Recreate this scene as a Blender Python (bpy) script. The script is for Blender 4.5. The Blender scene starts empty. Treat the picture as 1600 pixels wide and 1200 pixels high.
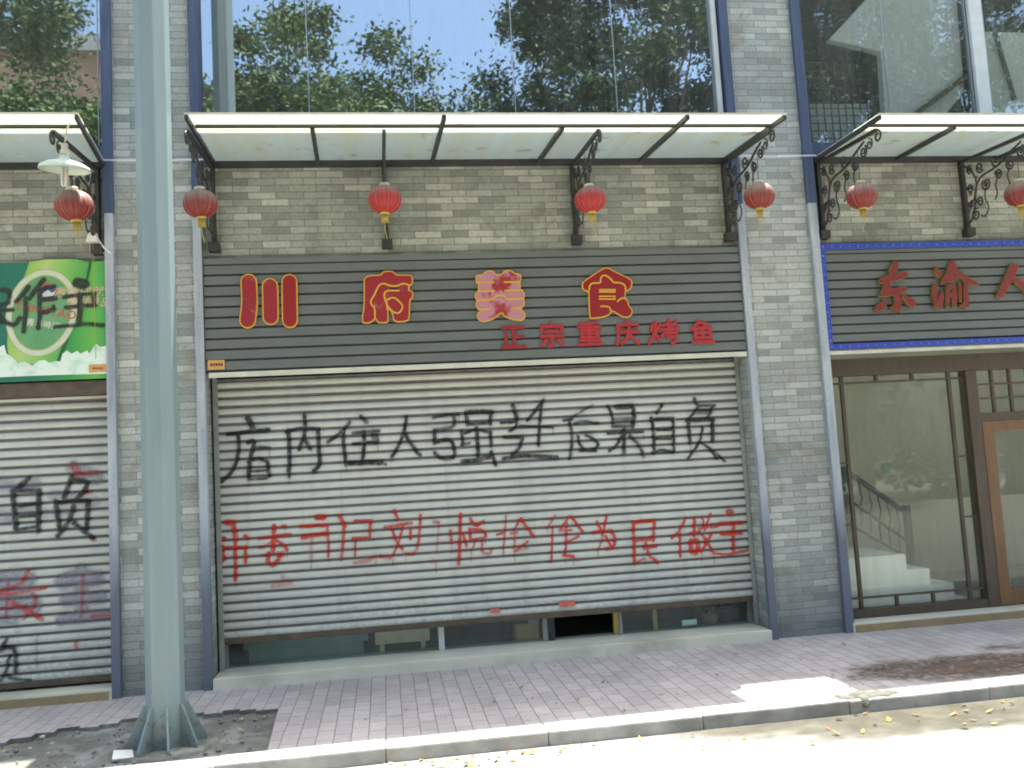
import bpy, bmesh, math, random
import numpy as np
from mathutils import Vector, Matrix
from mathutils.geometry import tessellate_polygon

random.seed(7)
RNG = np.random.default_rng(7)
sc = bpy.context.scene

# ------------------------------------------------------------------ camera
CAM = np.array([-0.93995, -7.7, 1.65493])
F_PX = 1400.0
yaw, pit, rol = math.radians(8.416), math.radians(5.194), math.radians(-3.276)
fw = np.array([math.sin(yaw) * math.cos(pit), math.cos(yaw) * math.cos(pit), math.sin(pit)])
r0 = np.array([math.cos(yaw), -math.sin(yaw), 0.0])
u0 = np.cross(r0, fw)
RT = math.cos(rol) * r0 + math.sin(rol) * u0
UP = -math.sin(rol) * r0 + math.cos(rol) * u0
cd = bpy.data.cameras.new("camera")
cam = bpy.data.objects.new("camera", cd)
sc.collection.objects.link(cam)
cd.sensor_width = 36.0
cd.lens = F_PX / 1600.0 * 36.0
cd.clip_end = 2000.0
cd.clip_start = 0.05
M = Matrix(((RT[0], UP[0], -fw[0], CAM[0]), (RT[1], UP[1], -fw[1], CAM[1]), (RT[2], UP[2], -fw[2], CAM[2]), (0, 0, 0, 1)))
cam.matrix_world = M
sc.camera = cam

# ------------------------------------------------------------------ sky, sun, exposure
SUN_DIR = Vector((0.93, 0.61, 4.30)).normalized()      # towards the sun, high behind the building
w = bpy.data.worlds.new("World")
sc.world = w
w.use_nodes = True
nt = w.node_tree
sky = nt.nodes.new("ShaderNodeTexSky")
sky.sky_type = 'NISHITA'
sky.sun_disc = False
sky.sun_elevation = math.asin(SUN_DIR.z)
sky.sun_rotation = math.atan2(SUN_DIR.x, SUN_DIR.y)
sky.air_density = 1.0
sky.dust_density = 4.5
sky.ozone_density = 0.6
bg = nt.nodes["Background"]
bg.inputs[1].default_value = 0.12
_wb = nt.nodes.new("ShaderNodeMix"); _wb.data_type = 'RGBA'; _wb.blend_type = 'MULTIPLY'; _wb.inputs["Factor"].default_value = 1.0
_wb.inputs[7].default_value = (0.925, 1.0, 0.96, 1.0)          # the camera's white balance
nt.links.new(sky.outputs[0], _wb.inputs[6]); nt.links.new(_wb.outputs[2], bg.inputs[0])
sd = bpy.data.lights.new("sun", 'SUN')
sd.energy = 4.2
sd.angle = math.radians(0.55)
sd.color = (1.0, 0.955, 0.86)
so = bpy.data.objects.new("sun", sd)
sc.collection.objects.link(so)
so.rotation_euler = SUN_DIR.to_track_quat('Z', 'Y').to_euler()
so.location = (6, 4, 20)
sc.view_settings.view_transform = 'Standard'
sc.view_settings.look = 'None'
sc.view_settings.exposure = 2.12
sc.view_settings.gamma = 1.0
sc.render.engine = 'CYCLES'
sc.cycles.use_denoising = True
sc.cycles.max_bounces = 10
sc.cycles.transparent_max_bounces = 16
sc.cycles.filter_width = 1.9
sc.cycles.caustics_reflective = False

COL = sc.collection

# ------------------------------------------------------------------ helpers
def at(px, py, Y):
    d = fw * F_PX + RT * (px - 800.0) - UP * (py - 600.0)
    t = (Y - CAM[1]) / d[1]
    q = CAM + t * d
    return (float(q[0]), float(q[2]))

def tag(o, label=None, cat=None, group=None, kind=None):
    if label: o["label"] = label
    if cat: o["category"] = cat
    if group: o["group"] = group
    if kind: o["kind"] = kind
    return o

def thing(name, label, cat, loc=(0, 0, 0), group=None, rz=0.0):
    o = bpy.data.objects.new(name, None)
    COL.objects.link(o)
    o.location = loc
    o.rotation_euler = (0, 0, rz)
    o.empty_display_size = 0.1
    return tag(o, label, cat, group)

class MB:
    def __init__(self):
        self.v = []; self.f = []; self.m = []; self.s = []
    def quadbox(self, x0, x1, y0, y1, z0, z1, mi=0, bev=0.0):
        if bev > 0:
            return self.bevbox(x0, x1, y0, y1, z0, z1, bev, mi)
        b = len(self.v)
        self.v += [(x0, y0, z0), (x1, y0, z0), (x1, y1, z0), (x0, y1, z0), (x0, y0, z1), (x1, y0, z1), (x1, y1, z1), (x0, y1, z1)]
        for q in ((0, 3, 2, 1), (4, 5, 6, 7), (0, 1, 5, 4), (1, 2, 6, 5), (2, 3, 7, 6), (3, 0, 4, 7)):
            self.f.append(tuple(b + i for i in q)); self.m.append(mi); self.s.append(False)
        return self
    def bevbox(self, x0, x1, y0, y1, z0, z1, bev, mi=0):
        bm = bmesh.new()
        bmesh.ops.create_cube(bm, size=1.0)
        for v in bm.verts:
            v.co = Vector(((x0 + x1) / 2 + v.co.x * (x1 - x0), (y0 + y1) / 2 + v.co.y * (y1 - y0), (z0 + z1) / 2 + v.co.z * (z1 - z0)))
        bmesh.ops.bevel(bm, geom=bm.edges[:], offset=bev, segments=2, affect='EDGES', profile=0.6)
        self.add_bm(bm, mi); bm.free()
        return self
    def add_bm(self, bm, mi=0, smooth=False):
        b = len(self.v)
        bm.verts.index_update()
        self.v += [tuple(v.co) for v in bm.verts]
        for f in bm.faces:
            self.f.append(tuple(b + v.index for v in f.verts)); self.m.append(mi); self.s.append(smooth)
    def face(self, pts, mi=0, smooth=False):
        b = len(self.v)
        self.v += [tuple(p) for p in pts]
        self.f.append(tuple(range(b, b + len(pts)))); self.m.append(mi); self.s.append(smooth)
    def prism(self, poly, y0, y1, mi=0, side=None, plane='XZ'):
        # poly: list of 2-D points; y0 = front (towards the viewer), y1 = back
        side = mi if side is None else side
        a = 0.0
        for i in range(len(poly)):
            p, q = poly[i - 1], poly[i]
            a += p[0] * q[1] - q[0] * p[1]
        if a < 0: poly = poly[::-1]
        n = len(poly); b = len(self.v)
        if plane == 'XZ': mk = lambda p, d: (p[0], d, p[1])
        elif plane == 'YZ': mk = lambda p, d: (d, p[0], p[1])
        else: mk = lambda p, d: (p[0], p[1], d)
        self.v += [mk(p, y0) for p in poly] + [mk(p, y1) for p in poly]
        tris = tessellate_polygon([[Vector((p[0], p[1], 0)) for p in poly]])
        for t in tris:
            a1, a2, a3 = (poly[i] for i in t)
            cr = (a2[0] - a1[0]) * (a3[1] - a1[1]) - (a2[1] - a1[1]) * (a3[0] - a1[0])
            t = t if cr > 0 else t[::-1]
            self.f.append(tuple(b + i for i in t)); self.m.append(mi); self.s.append(False)
            self.f.append(tuple(b + n + i for i in t[::-1])); self.m.append(side); self.s.append(False)
        for i in range(n):
            j = (i + 1) % n
            self.f.append((b + j, b + i, b + n + i, b + n + j)); self.m.append(side); self.s.append(False)
        return self
    def tube(self, pts, r, n=8, mi=0, cap=True, smooth=True):
        pts = [Vector(p) for p in pts]
        rs = r if isinstance(r, (list, tuple)) else [r] * len(pts)
        b = len(self.v)
        prev = None
        for i, p in enumerate(pts):
            t = (pts[min(i + 1, len(pts) - 1)] - pts[max(i - 1, 0)])
            if t.length < 1e-9: t = Vector((0, 0, 1))
            t.normalize()
            if prev is None:
                a = Vector((0, 0, 1)) if abs(t.z) < 0.9 else Vector((1, 0, 0))
                nx = t.cross(a).normalized()
            else:
                nx = (prev - t * prev.dot(t))
                nx = nx.normalized() if nx.length > 1e-6 else t.orthogonal().normalized()
            prev = nx
            ny = t.cross(nx)
            for k in range(n):
                an = 2 * math.pi * (k + 0.5) / n
                self.v.append(tuple(p + (nx * math.cos(an) + ny * math.sin(an)) * rs[i]))
        for i in range(len(pts) - 1):
            for k in range(n):
                k2 = (k + 1) % n
                self.f.append((b + i * n + k, b + i * n + k2, b + (i + 1) * n + k2, b + (i + 1) * n + k)); self.m.append(mi); self.s.append(smooth)
        if cap:
            self.f.append(tuple(b + k for k in range(n))[::-1]); self.m.append(mi); self.s.append(False)
            e = b + (len(pts) - 1) * n
            self.f.append(tuple(e + k for k in range(n))); self.m.append(mi); self.s.append(False)
        return self
    def lathe(self, prof, n=24, c=(0, 0, 0), mi=0, ripple=0.0, nr=12, smooth=True):
        b = len(self.v)
        for (r, z) in prof:
            for k in range(n):
                an = 2 * math.pi * k / n
                rr = r * (1 - ripple * (0.5 + 0.5 * math.cos(an * nr)))
                self.v.append((c[0] + rr * math.cos(an), c[1] + rr * math.sin(an), c[2] + z))
        for i in range(len(prof) - 1):
            for k in range(n):
                k2 = (k + 1) % n
                self.f.append((b + i * n + k, b + i * n + k2, b + (i + 1) * n + k2, b + (i + 1) * n + k)); self.m.append(mi); self.s.append(smooth)
        return self
    def build(self, name, mats, parent=None, origin=None):
        me = bpy.data.meshes.new(name)
        vs = self.v
        if origin is not None:
            vs = [(x - origin[0], y - origin[1], z - origin[2]) for x, y, z in vs]
        me.from_pydata(vs, [], self.f)
        if not isinstance(mats, (list, tuple)): mats = [mats]
        for m_ in mats: me.materials.append(m_)
        me.polygons.foreach_set("material_index", self.m)
        me.polygons.foreach_set("use_smooth", self.s)
        me.update()
        o = bpy.data.objects.new(name, me)
        COL.objects.link(o)
        if parent is not None: o.parent = parent
        if origin is not None and parent is None: o.location = origin
        return o

def struct(name, mb, mats):
    return tag(mb.build(name, mats), kind="structure")

def chaikin(poly, it=1, closed=True):
    for _ in range(it):
        out = []
        n = len(poly)
        rng = range(n) if closed else range(n - 1)
        if not closed: out.append(poly[0])
        for i in rng:
            p, q = poly[i], poly[(i + 1) % n]
            out.append((p[0] * .75 + q[0] * .25, p[1] * .75 + q[1] * .25))
            out.append((p[0] * .25 + q[0] * .75, p[1] * .25 + q[1] * .75))
        if not closed: out.append(poly[-1])
        poly = out
    return poly

def offset_poly(poly, d):
    a = sum(poly[i - 1][0] * poly[i][1] - poly[i][0] * poly[i - 1][1] for i in range(len(poly)))
    if a < 0: poly = poly[::-1]
    n = len(poly); out = []
    for i in range(n):
        p0, p1, p2 = (Vector(poly[i - 1]), Vector(poly[i]), Vector(poly[(i + 1) % n]))
        e1 = (p1 - p0); e2 = (p2 - p1)
        if e1.length < 1e-7 or e2.length < 1e-7:
            out.append(tuple(p1)); continue
        e1.normalize(); e2.normalize()
        n1 = Vector((-e1.y, e1.x)); n2 = Vector((-e2.y, e2.x))
        b = n1 + n2
        if b.length < 0.2: b = n1
        b.normalize()
        k = 1.0 / max(0.6, b.dot(n1))
        out.append(tuple(p1 + b * d * k))
    return out

def ribbon(pts, w):
    # outline of a poly-line of width w with round ends
    pts = [Vector(p) for p in pts]
    L, R = [], []
    for i, p in enumerate(pts):
        t = pts[min(i + 1, len(pts) - 1)] - pts[max(i - 1, 0)]
        t.normalize()
        nn = Vector((-t.y, t.x)) * w / 2
        L.append(tuple(p + nn)); R.append(tuple(p - nn))
    t0 = (pts[1] - pts[0]).normalized(); t1 = (pts[-1] - pts[-2]).normalized()
    def capp(c, t):
        out = []
        for k in range(1, 8):
            an = math.pi / 2 - math.pi * k / 8
            nn = Vector((-t.y, t.x))
            out.append(tuple(c + t * math.cos(an) * w / 2 + nn * math.sin(an) * w / 2))
        return out
    return L + capp(pts[-1], t1) + R[::-1] + capp(pts[0], -t0)

# ------------------------------------------------------------------ materials
def newmat(name):
    m = bpy.data.materials.new(name); m.use_nodes = True
    n = m.node_tree.nodes; l = m.node_tree.links
    return m, n, l, n["Principled BSDF"]

def c4(c): return (c[0], c[1], c[2], 1.0)

def noise(n, l, scale, detail=5, rough=0.6, vec=None, dist=0.0):
    t = n.new("ShaderNodeTexNoise")
    t.inputs["Scale"].default_value = scale
    t.inputs["Detail"].default_value = detail
    t.inputs["Roughness"].default_value = rough
    t.inputs["Distortion"].default_value = dist
    if vec is not None: l.new(vec, t.inputs["Vector"])
    return t

def ramp(n, l, src, p0, p1, c0=(0, 0, 0), c1=(1, 1, 1)):
    r = n.new("ShaderNodeValToRGB")
    r.color_ramp.elements[0].position = p0; r.color_ramp.elements[0].color = c4(c0)
    r.color_ramp.elements[1].position = p1; r.color_ramp.elements[1].color = c4(c1)
    l.new(src, r.inputs[0])
    return r

def mixc(n, l, fac, a, b, mode='MIX'):
    x = n.new("ShaderNodeMix"); x.data_type = 'RGBA'; x.blend_type = mode
    for s, v in ((x.inputs["Factor"], fac), (x.inputs[6], a), (x.inputs[7], b)):
        if hasattr(v, "links"): l.new(v, s)
        elif isinstance(v, (int, float)): s.default_value = v
        else: s.default_value = c4(v)
    return x.outputs[2]

def pos(n):
    return n.new("ShaderNodeNewGeometry").outputs["Position"]

def mat(name, c1, c2=None, scale=6.0, rough=0.6, metal=0.0, bump=0.0, bscale=None, lo=0.35, hi=0.65, stretch=None, spec=0.5, c3=None, s3=1.2):
    m, n, l, p = newmat(name)
    p.inputs["Roughness"].default_value = rough
    p.inputs["Metallic"].default_value = metal
    p.inputs["Specular IOR Level"].default_value = spec
    P = pos(n)
    if stretch:
        mp = n.new("ShaderNodeMapping"); mp.inputs["Scale"].default_value = stretch
        l.new(P, mp.inputs[0]); P = mp.outputs[0]
    if c2 is None: c2 = tuple(x * 0.82 for x in c1)
    t = noise(n, l, scale, vec=P)
    r = ramp(n, l, t.outputs[0], lo, hi)
    col = mixc(n, l, r.outputs[0], c1, c2)
    if c3 is not None:
        t3 = noise(n, l, s3, vec=P, detail=8)
        r3 = ramp(n, l, t3.outputs[0], 0.52, 0.72)
        col = mixc(n, l, r3.outputs[0], col, c3)
    l.new(col, p.inputs["Base Color"])
    rr = n.new("ShaderNodeMapRange")
    l.new(t.outputs[0], rr.inputs[0]); rr.inputs[3].default_value = max(0, rough - 0.12); rr.inputs[4].default_value = min(1, rough + 0.12)
    l.new(rr.outputs[0], p.inputs["Roughness"])
    if bump:
        tb = noise(n, l, bscale or scale * 6, vec=P)
        b = n.new("ShaderNodeBump"); b.inputs["Strength"].default_value = bump; b.inputs["Distance"].default_value = 0.01
        l.new(tb.outputs[0], b.inputs["Height"]); l.new(b.outputs[0], p.inputs["Normal"])
    return m

def brick_mat(name, ca, cb, cm, tint=(1, 1, 1), bw=0.235, bh=0.0615, mortar=0.004, patch=(0.20, 0.19, 0.14), lowdark=False):
    m, n, l, p = newmat(name)
    g = n.new("ShaderNodeNewGeometry")
    sx = n.new("ShaderNodeSeparateXYZ"); l.new(g.outputs["Position"], sx.inputs[0])
    sn = n.new("ShaderNodeSeparateXYZ"); l.new(g.outputs["Normal"], sn.inputs[0])
    ab = n.new("ShaderNodeMath"); ab.operation = 'ABSOLUTE'; l.new(sn.outputs[0], ab.inputs[0])
    gt = n.new("ShaderNodeMath"); gt.operation = 'GREATER_THAN'; gt.inputs[1].default_value = 0.6; l.new(ab.outputs[0], gt.inputs[0])
    mf = n.new("ShaderNodeMix"); mf.data_type = 'FLOAT'
    l.new(gt.outputs[0], mf.inputs["Factor"]); l.new(sx.outputs[0], mf.inputs[2]); l.new(sx.outputs[1], mf.inputs[3])
    # a slight waviness so that courses are not ruler-straight
    wv = noise(n, l, 2.5, detail=2, vec=g.outputs["Position"])
    wm = n.new("ShaderNodeMath"); wm.operation = 'MULTIPLY_ADD'; wm.inputs[1].default_value = 0.012; l.new(wv.outputs[0], wm.inputs[0]); l.new(sx.outputs[2], wm.inputs[2])
    cx = n.new("ShaderNodeCombineXYZ"); l.new(mf.outputs[0], cx.inputs[0]); l.new(wm.outputs[0], cx.inputs[1])
    def brick(c1, c2, cmort, off):
        b = n.new("ShaderNodeTexBrick")
        b.inputs["Scale"].default_value = 1.0
        b.inputs["Brick Width"].default_value = bw; b.inputs["Row Height"].default_value = bh
        b.inputs["Mortar Size"].default_value = mortar; b.inputs["Mortar Smooth"].default_value = 0.25
        b.inputs["Bias"].default_value = off
        b.inputs["Color1"].default_value = c4(c1); b.inputs["Color2"].default_value = c4(c2); b.inputs["Mortar"].default_value = c4(cmort)
        b.offset = 0.47; b.squash = 1.0
        l.new(cx.outputs[0], b.inputs["Vector"])
        return b
    b1 = brick(ca, cb, cm, -0.1)
    big = noise(n, l, 0.9, detail=6, vec=g.outputs["Position"])
    # a second, independent random tone for every brick: same bond, shifted by whole bricks
    va = n.new("ShaderNodeVectorMath"); va.operation = 'ADD'; va.inputs[1].default_value = (bw * 37, bh * 52, 0); l.new(cx.outputs[0], va.inputs[0])
    b2 = brick((1.18, 1.17, 1.13), (0.78, 0.80, 0.78), (1, 1, 1), -0.05); l.new(va.outputs[0], b2.inputs["Vector"])
    vb = n.new("ShaderNodeVectorMath"); vb.operation = 'ADD'; vb.inputs[1].default_value = (bw * 11, bh * 94, 0); l.new(cx.outputs[0], vb.inputs[0])
    b3 = brick((0.60, 0.62, 0.60), (1.05, 1.05, 1.05), (1, 1, 1), 0.55); l.new(vb.outputs[0], b3.inputs["Vector"])
    tone = mixc(n, l, 1.0, b2.outputs[0], b3.outputs[0], 'MULTIPLY')
    rb = ramp(n, l, big.outputs[0], 0.35, 0.7, (0.80, 0.80, 0.80), (1.15, 1.15, 1.15))
    col = mixc(n, l, 1.0, mixc(n, l, 1.0, b1.outputs[0], tone, 'MULTIPLY'), rb.outputs[0], 'MULTIPLY')
    fine = noise(n, l, 45, detail=4, vec=g.outputs["Position"])
    rf = ramp(n, l, fine.outputs[0], 0.3, 0.7, (0.84, 0.84, 0.84), (1.12, 1.12, 1.12))
    col = mixc(n, l, 1.0, col, rf.outputs[0], 'MULTIPLY')
    st = noise(n, l, 3.3, detail=7, vec=g.outputs["Position"], dist=0.6)
    rs = ramp(n, l, st.outputs[0], 0.54, 0.74)
    fm = n.new("ShaderNodeMath"); fm.operation = 'MULTIPLY'; fm.inputs[1].default_value = 0.75; l.new(rs.outputs[0], fm.inputs[0])
    col = mixc(n, l, fm.outputs[0], col, patch)
    if lowdark:   # splash-back grime and repaired render on the lowest metre
        zr = n.new("ShaderNodeMapRange"); zr.inputs[1].default_value = 0.95; zr.inputs[2].default_value = 0.35
        zn = n.new("ShaderNodeMath"); zn.operation = 'MULTIPLY_ADD'; zn.inputs[1].default_value = 0.5
        l.new(st.outputs[0], zn.inputs[0]); l.new(sx.outputs[2], zn.inputs[2])
        l.new(zn.outputs[0], zr.inputs[0])
        fz = n.new("ShaderNodeMath"); fz.operation = 'MULTIPLY'; fz.inputs[1].default_value = 0.6; l.new(zr.outputs[0], fz.inputs[0])
        col = mixc(n, l, fz.outputs[0], col, (0.13, 0.145, 0.14))
    col = mixc(n, l, 1.0, col, tint, 'MULTIPLY')
    l.new(col, p.inputs["Base Color"])
    p.inputs["Roughness"].default_value = 0.85
    inv = n.new("ShaderNodeMath"); inv.operation = 'SUBTRACT'; inv.inputs[0].default_value = 1.0; l.new(b1.outputs["Fac"], inv.inputs[1])
    ad = n.new("ShaderNodeMath"); ad.operation = 'MULTIPLY_ADD'; ad.inputs[1].default_value = 0.35; l.new(fine.outputs[0], ad.inputs[0]); l.new(inv.outputs[0], ad.inputs[2])
    bp = n.new("ShaderNodeBump"); bp.inputs["Strength"].default_value = 0.6; bp.inputs["Distance"].default_value = 0.006
    l.new(ad.outputs[0], bp.inputs["Height"]); l.new(bp.outputs[0], p.inputs["Normal"])
    return m

def paver_mat():
    m, n, l, p = newmat("pink_pavers")
    g = n.new("ShaderNodeNewGeometry")
    sx = n.new("ShaderNodeSeparateXYZ"); l.new(g.outputs["Position"], sx.inputs[0])
    wv = noise(n, l, 1.6, detail=2, vec=g.outputs["Position"])
    wm = n.new("ShaderNodeMath"); wm.operation = 'MULTIPLY_ADD'; wm.inputs[1].default_value = 0.015; l.new(wv.outputs[0], wm.inputs[0]); l.new(sx.outputs[0], wm.inputs[2])
    cx = n.new("ShaderNodeCombineXYZ"); l.new(sx.outputs[1], cx.inputs[0]); l.new(wm.outputs[0], cx.inputs[1])
    b = n.new("ShaderNodeTexBrick")
    b.inputs["Scale"].default_value = 1.0
    b.inputs["Brick Width"].default_value = 0.22; b.inputs["Row Height"].default_value = 0.11
    b.inputs["Mortar Size"].default_value = 0.0035; b.inputs["Mortar Smooth"].default_value = 0.2
    b.inputs["Color1"].default_value = (0.51, 0.455, 0.45, 1); b.inputs["Color2"].default_value = (0.46, 0.405, 0.405, 1); b.inputs["Mortar"].default_value = (0.24, 0.205, 0.2, 1)
    b.offset = 0.5
    l.new(cx.outputs[0], b.inputs["Vector"])
    big = noise(n, l, 1.1, detail=7, vec=g.outputs["Position"])
    rb = ramp(n, l, big.outputs[0], 0.32, 0.7, (0.78, 0.78, 0.78), (1.12, 1.12, 1.12))
    va = n.new("ShaderNodeVectorMath"); va.operation = 'ADD'; va.inputs[1].default_value = (0.22 * 37, 0.11 * 52, 0); l.new(cx.outputs[0], va.inputs[0])
    b2 = n.new("ShaderNodeTexBrick"); b2.offset = 0.5
    for k_, v_ in (("Scale", 1.0), ("Brick Width", 0.22), ("Row Height", 0.11), ("Mortar Size", 0.0035), ("Color1", (1.07, 1.07, 1.05, 1)), ("Color2", (0.92, 0.915, 0.92, 1)), ("Mortar", (1, 1, 1, 1))): b2.inputs[k_].default_value = v_
    l.new(va.outputs[0], b2.inputs["Vector"])
    col = mixc(n, l, 1.0, mixc(n, l, 1.0, b.outputs[0], b2.outputs[0], 'MULTIPLY'), rb.outputs[0], 'MULTIPLY')
    vo = n.new("ShaderNodeTexVoronoi"); vo.inputs["Scale"].default_value = 3.2; l.new(g.outputs["Position"], vo.inputs["Vector"])
    vr = ramp(n, l, vo.outputs["Distance"], 0.045, 0.075, (0.6, 0.6, 0.6), (0, 0, 0))
    col = mixc(n, l, vr.outputs[0], col, (0.12, 0.11, 0.11))
    fine = noise(n, l, 60, detail=3, vec=g.outputs["Position"])
    rf = ramp(n, l, fine.outputs[0], 0.3, 0.7, (0.88, 0.88, 0.88), (1.1, 1.1, 1.1))
    col = mixc(n, l, 1.0, col, rf.outputs[0], 'MULTIPLY')
    st = noise(n, l, 5.0, detail=8, vec=g.outputs["Position"])
    rs = ramp(n, l, st.outputs[0], 0.62, 0.78)
    fm = n.new("ShaderNodeMath"); fm.operation = 'MULTIPLY'; fm.inputs[1].default_value = 0.4; l.new(rs.outputs[0], fm.inputs[0])
    col = mixc(n, l, fm.outputs[0], col, (0.12, 0.10, 0.09))
    l.new(col, p.inputs["Base Color"])
    p.inputs["Roughness"].default_value = 0.8
    inv = n.new("ShaderNodeMath"); inv.operation = 'SUBTRACT'; inv.inputs[0].default_value = 1.0; l.new(b.outputs["Fac"], inv.inputs[1])
    bp = n.new("ShaderNodeBump"); bp.inputs["Strength"].default_value = 0.7; bp.inputs["Distance"].default_value = 0.006
    l.new(inv.outputs[0], bp.inputs["Height"]); l.new(bp.outputs[0], p.inputs["Normal"])
    return m

def glass_mat(name, refl, tint, rough=0.0, trans=(1, 1, 1), wobble=0.0):
    m = bpy.data.materials.new(name); m.use_nodes = True
    n = m.node_tree.nodes; l = m.node_tree.links
    n.remove(n["Principled BSDF"])
    out = n["Material Output"]
    t = n.new("ShaderNodeBsdfTransparent"); t.inputs[0].default_value = c4(trans)
    gl = n.new("ShaderNodeBsdfGlossy"); gl.inputs["Color"].default_value = c4(tint); gl.inputs["Roughness"].default_value = rough
    if wobble:
        tb = noise(n, l, 0.9, detail=1, vec=pos(n))
        b = n.new("ShaderNodeBump"); b.inputs["Strength"].default_value = wobble; b.inputs["Distance"].default_value = 0.02
        l.new(tb.outputs[0], b.inputs["Height"]); l.new(b.outputs[0], gl.inputs["Normal"])
    d = n.new("ShaderNodeBsdfDiffuse"); d.inputs[0].default_value = (0.45, 0.45, 0.42, 1)
    fr = n.new("ShaderNodeLayerWeight"); fr.inputs[0].default_value = 0.25
    mr = n.new("ShaderNodeMapRange"); mr.inputs[3].default_value = refl; mr.inputs[4].default_value = min(1, refl + 0.22)
    l.new(fr.outputs["Fresnel"], mr.inputs[0])
    ms = n.new("ShaderNodeMixShader"); l.new(mr.outputs[0], ms.inputs[0]); l.new(t.outputs[0], ms.inputs[1]); l.new(gl.outputs[0], ms.inputs[2])
    # thin film of dust with streaks
    mp = n.new("ShaderNodeMapping"); mp.inputs["Scale"].default_value = (9, 9, 0.7); l.new(pos(n), mp.inputs[0])
    dn = noise(n, l, 1.0, detail=6, vec=mp.outputs[0])
    dr = n.new("ShaderNodeMapRange"); dr.inputs[1].default_value = 0.4; dr.inputs[2].default_value = 0.8; dr.inputs[3].default_value = 0.045; dr.inputs[4].default_value = 0.13
    l.new(dn.outputs[0], dr.inputs[0])
    m2 = n.new("ShaderNodeMixShader"); l.new(dr.outputs[0], m2.inputs[0]); l.new(ms.outputs[0], m2.inputs[1]); l.new(d.outputs[0], m2.inputs[2])
    l.new(m2.outputs[0], out.inputs[0])
    return m

def cov_mat(name, color, rough=0.6, wear=0.3, wscale=30, metal=0.0, color2=None, spec=0.5):
    # paint or dirt whose coverage is stored per vertex ('cov'), broken up by noise
    m, n, l, p = newmat(name)
    out = n["Material Output"]
    a = n.new("ShaderNodeAttribute"); a.attribute_name = "cov"
    t = noise(n, l, wscale, detail=5, vec=pos(n))
    mr = n.new("ShaderNodeMapRange"); mr.inputs[1].default_value = 0.3; mr.inputs[2].default_value = 0.7; mr.inputs[3].default_value = 1 - wear; mr.inputs[4].default_value = 1.0 + wear * 0.3
    l.new(t.outputs[0], mr.inputs[0])
    mu = n.new("ShaderNodeMath"); mu.operation = 'MULTIPLY'; mu.use_clamp = True; l.new(a.outputs["Fac"], mu.inputs[0]); l.new(mr.outputs[0], mu.inputs[1])
    tr = n.new("ShaderNodeBsdfTransparent")
    ms = n.new("ShaderNodeMixShader"); l.new(mu.outputs[0], ms.inputs[0]); l.new(tr.outputs[0], ms.inputs[1]); l.new(p.outputs[0], ms.inputs[2])
    l.new(ms.outputs[0], out.inputs[0])
    p.inputs["Roughness"].default_value = rough
    p.inputs["Metallic"].default_value = metal
    p.inputs["Specular IOR Level"].default_value = spec
    if color2:
        t2 = noise(n, l, 4, vec=pos(n)); r2 = ramp(n, l, t2.outputs[0], 0.4, 0.62)
        l.new(mixc(n, l, r2.outputs[0], color, color2), p.inputs["Base Color"])
    else:
        p.inputs["Base Color"].default_value = c4(color)
    return m

def sheet_mat():
    # translucent awning panel, dirty on top
    m = bpy.data.materials.new("awning_sheet"); m.use_nodes = True
    n = m.node_tree.nodes; l = m.node_tree.links
    p = n["Principled BSDF"]; out = n["Material Output"]
    P = pos(n)
    mp = n.new("ShaderNodeMapping"); mp.inputs["Scale"].default_value = (7, 0.5, 1); l.new(P, mp.inputs[0])
    t = noise(n, l, 1.0, detail=6, vec=mp.outputs[0])
    r = ramp(n, l, t.outputs[0], 0.35, 0.7, (0.25, 0.315, 0.31), (0.20, 0.26, 0.255))
    t2 = noise(n, l, 5, detail=6, vec=P); r2 = ramp(n, l, t2.outputs[0], 0.61, 0.72)
    col = mixc(n, l, r2.outputs[0], r.outputs[0], (0.22, 0.21, 0.17))
    l.new(col, p.inputs["Base Color"]); p.inputs["Roughness"].default_value = 0.45
    tr = n.new("ShaderNodeBsdfTranslucent")
    r3 = ramp(n, l, t.outputs[0], 0.3, 0.7, (0.55, 0.62, 0.56), (0.54, 0.52, 0.34))
    l.new(mixc(n, l, r2.outputs[0], r3.outputs[0], (0.3, 0.25, 0.15)), tr.inputs[0])
    ms = n.new("ShaderNodeMixShader"); ms.inputs[0].default_value = 0.42
    l.new(p.outputs[0], ms.inputs[1]); l.new(tr.outputs[0], ms.inputs[2]); l.new(ms.outputs[0], out.inputs[0])
    return m

def strip_mat():
    # blue-grey painted steel strip, chalky and worn
    m, n, l, p = newmat("worn_blue_strip")
    P = pos(n)
    mp = n.new("ShaderNodeMapping"); mp.inputs["Scale"].default_value = (10, 10, 1.3); l.new(P, mp.inputs[0])
    t = noise(n, l, 1.0, detail=8, vec=mp.outputs[0], dist=0.5)
    r = ramp(n, l, t.outputs[0], 0.36, 0.66, (0.42, 0.455, 0.49), (0.25, 0.285, 0.335))
    t2 = noise(n, l, 22, detail=5, vec=mp.outputs[0]); r2 = ramp(n, l, t2.outputs[0], 0.58, 0.68)
    col = mixc(n, l, r2.outputs[0], r.outputs[0], (0.14, 0.165, 0.215))
    sx = n.new("ShaderNodeSeparateXYZ"); l.new(P, sx.inputs[0])
    ad = n.new("ShaderNodeMath"); ad.operation = 'MULTIPLY_ADD'; ad.inputs[1].default_value = 0.9; l.new(t.outputs[0], ad.inputs[0]); l.new(sx.outputs[2], ad.inputs[2])
    mr = n.new("ShaderNodeMapRange"); mr.inputs[1].default_value = 1.75; mr.inputs[2].default_value = 1.25; l.new(ad.outputs[0], mr.inputs[0])
    col = mixc(n, l, mr.outputs[0], col, (0.12, 0.14, 0.185))
    l.new(col, p.inputs["Base Color"]); p.inputs["Roughness"].default_value = 0.6
    return m

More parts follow.
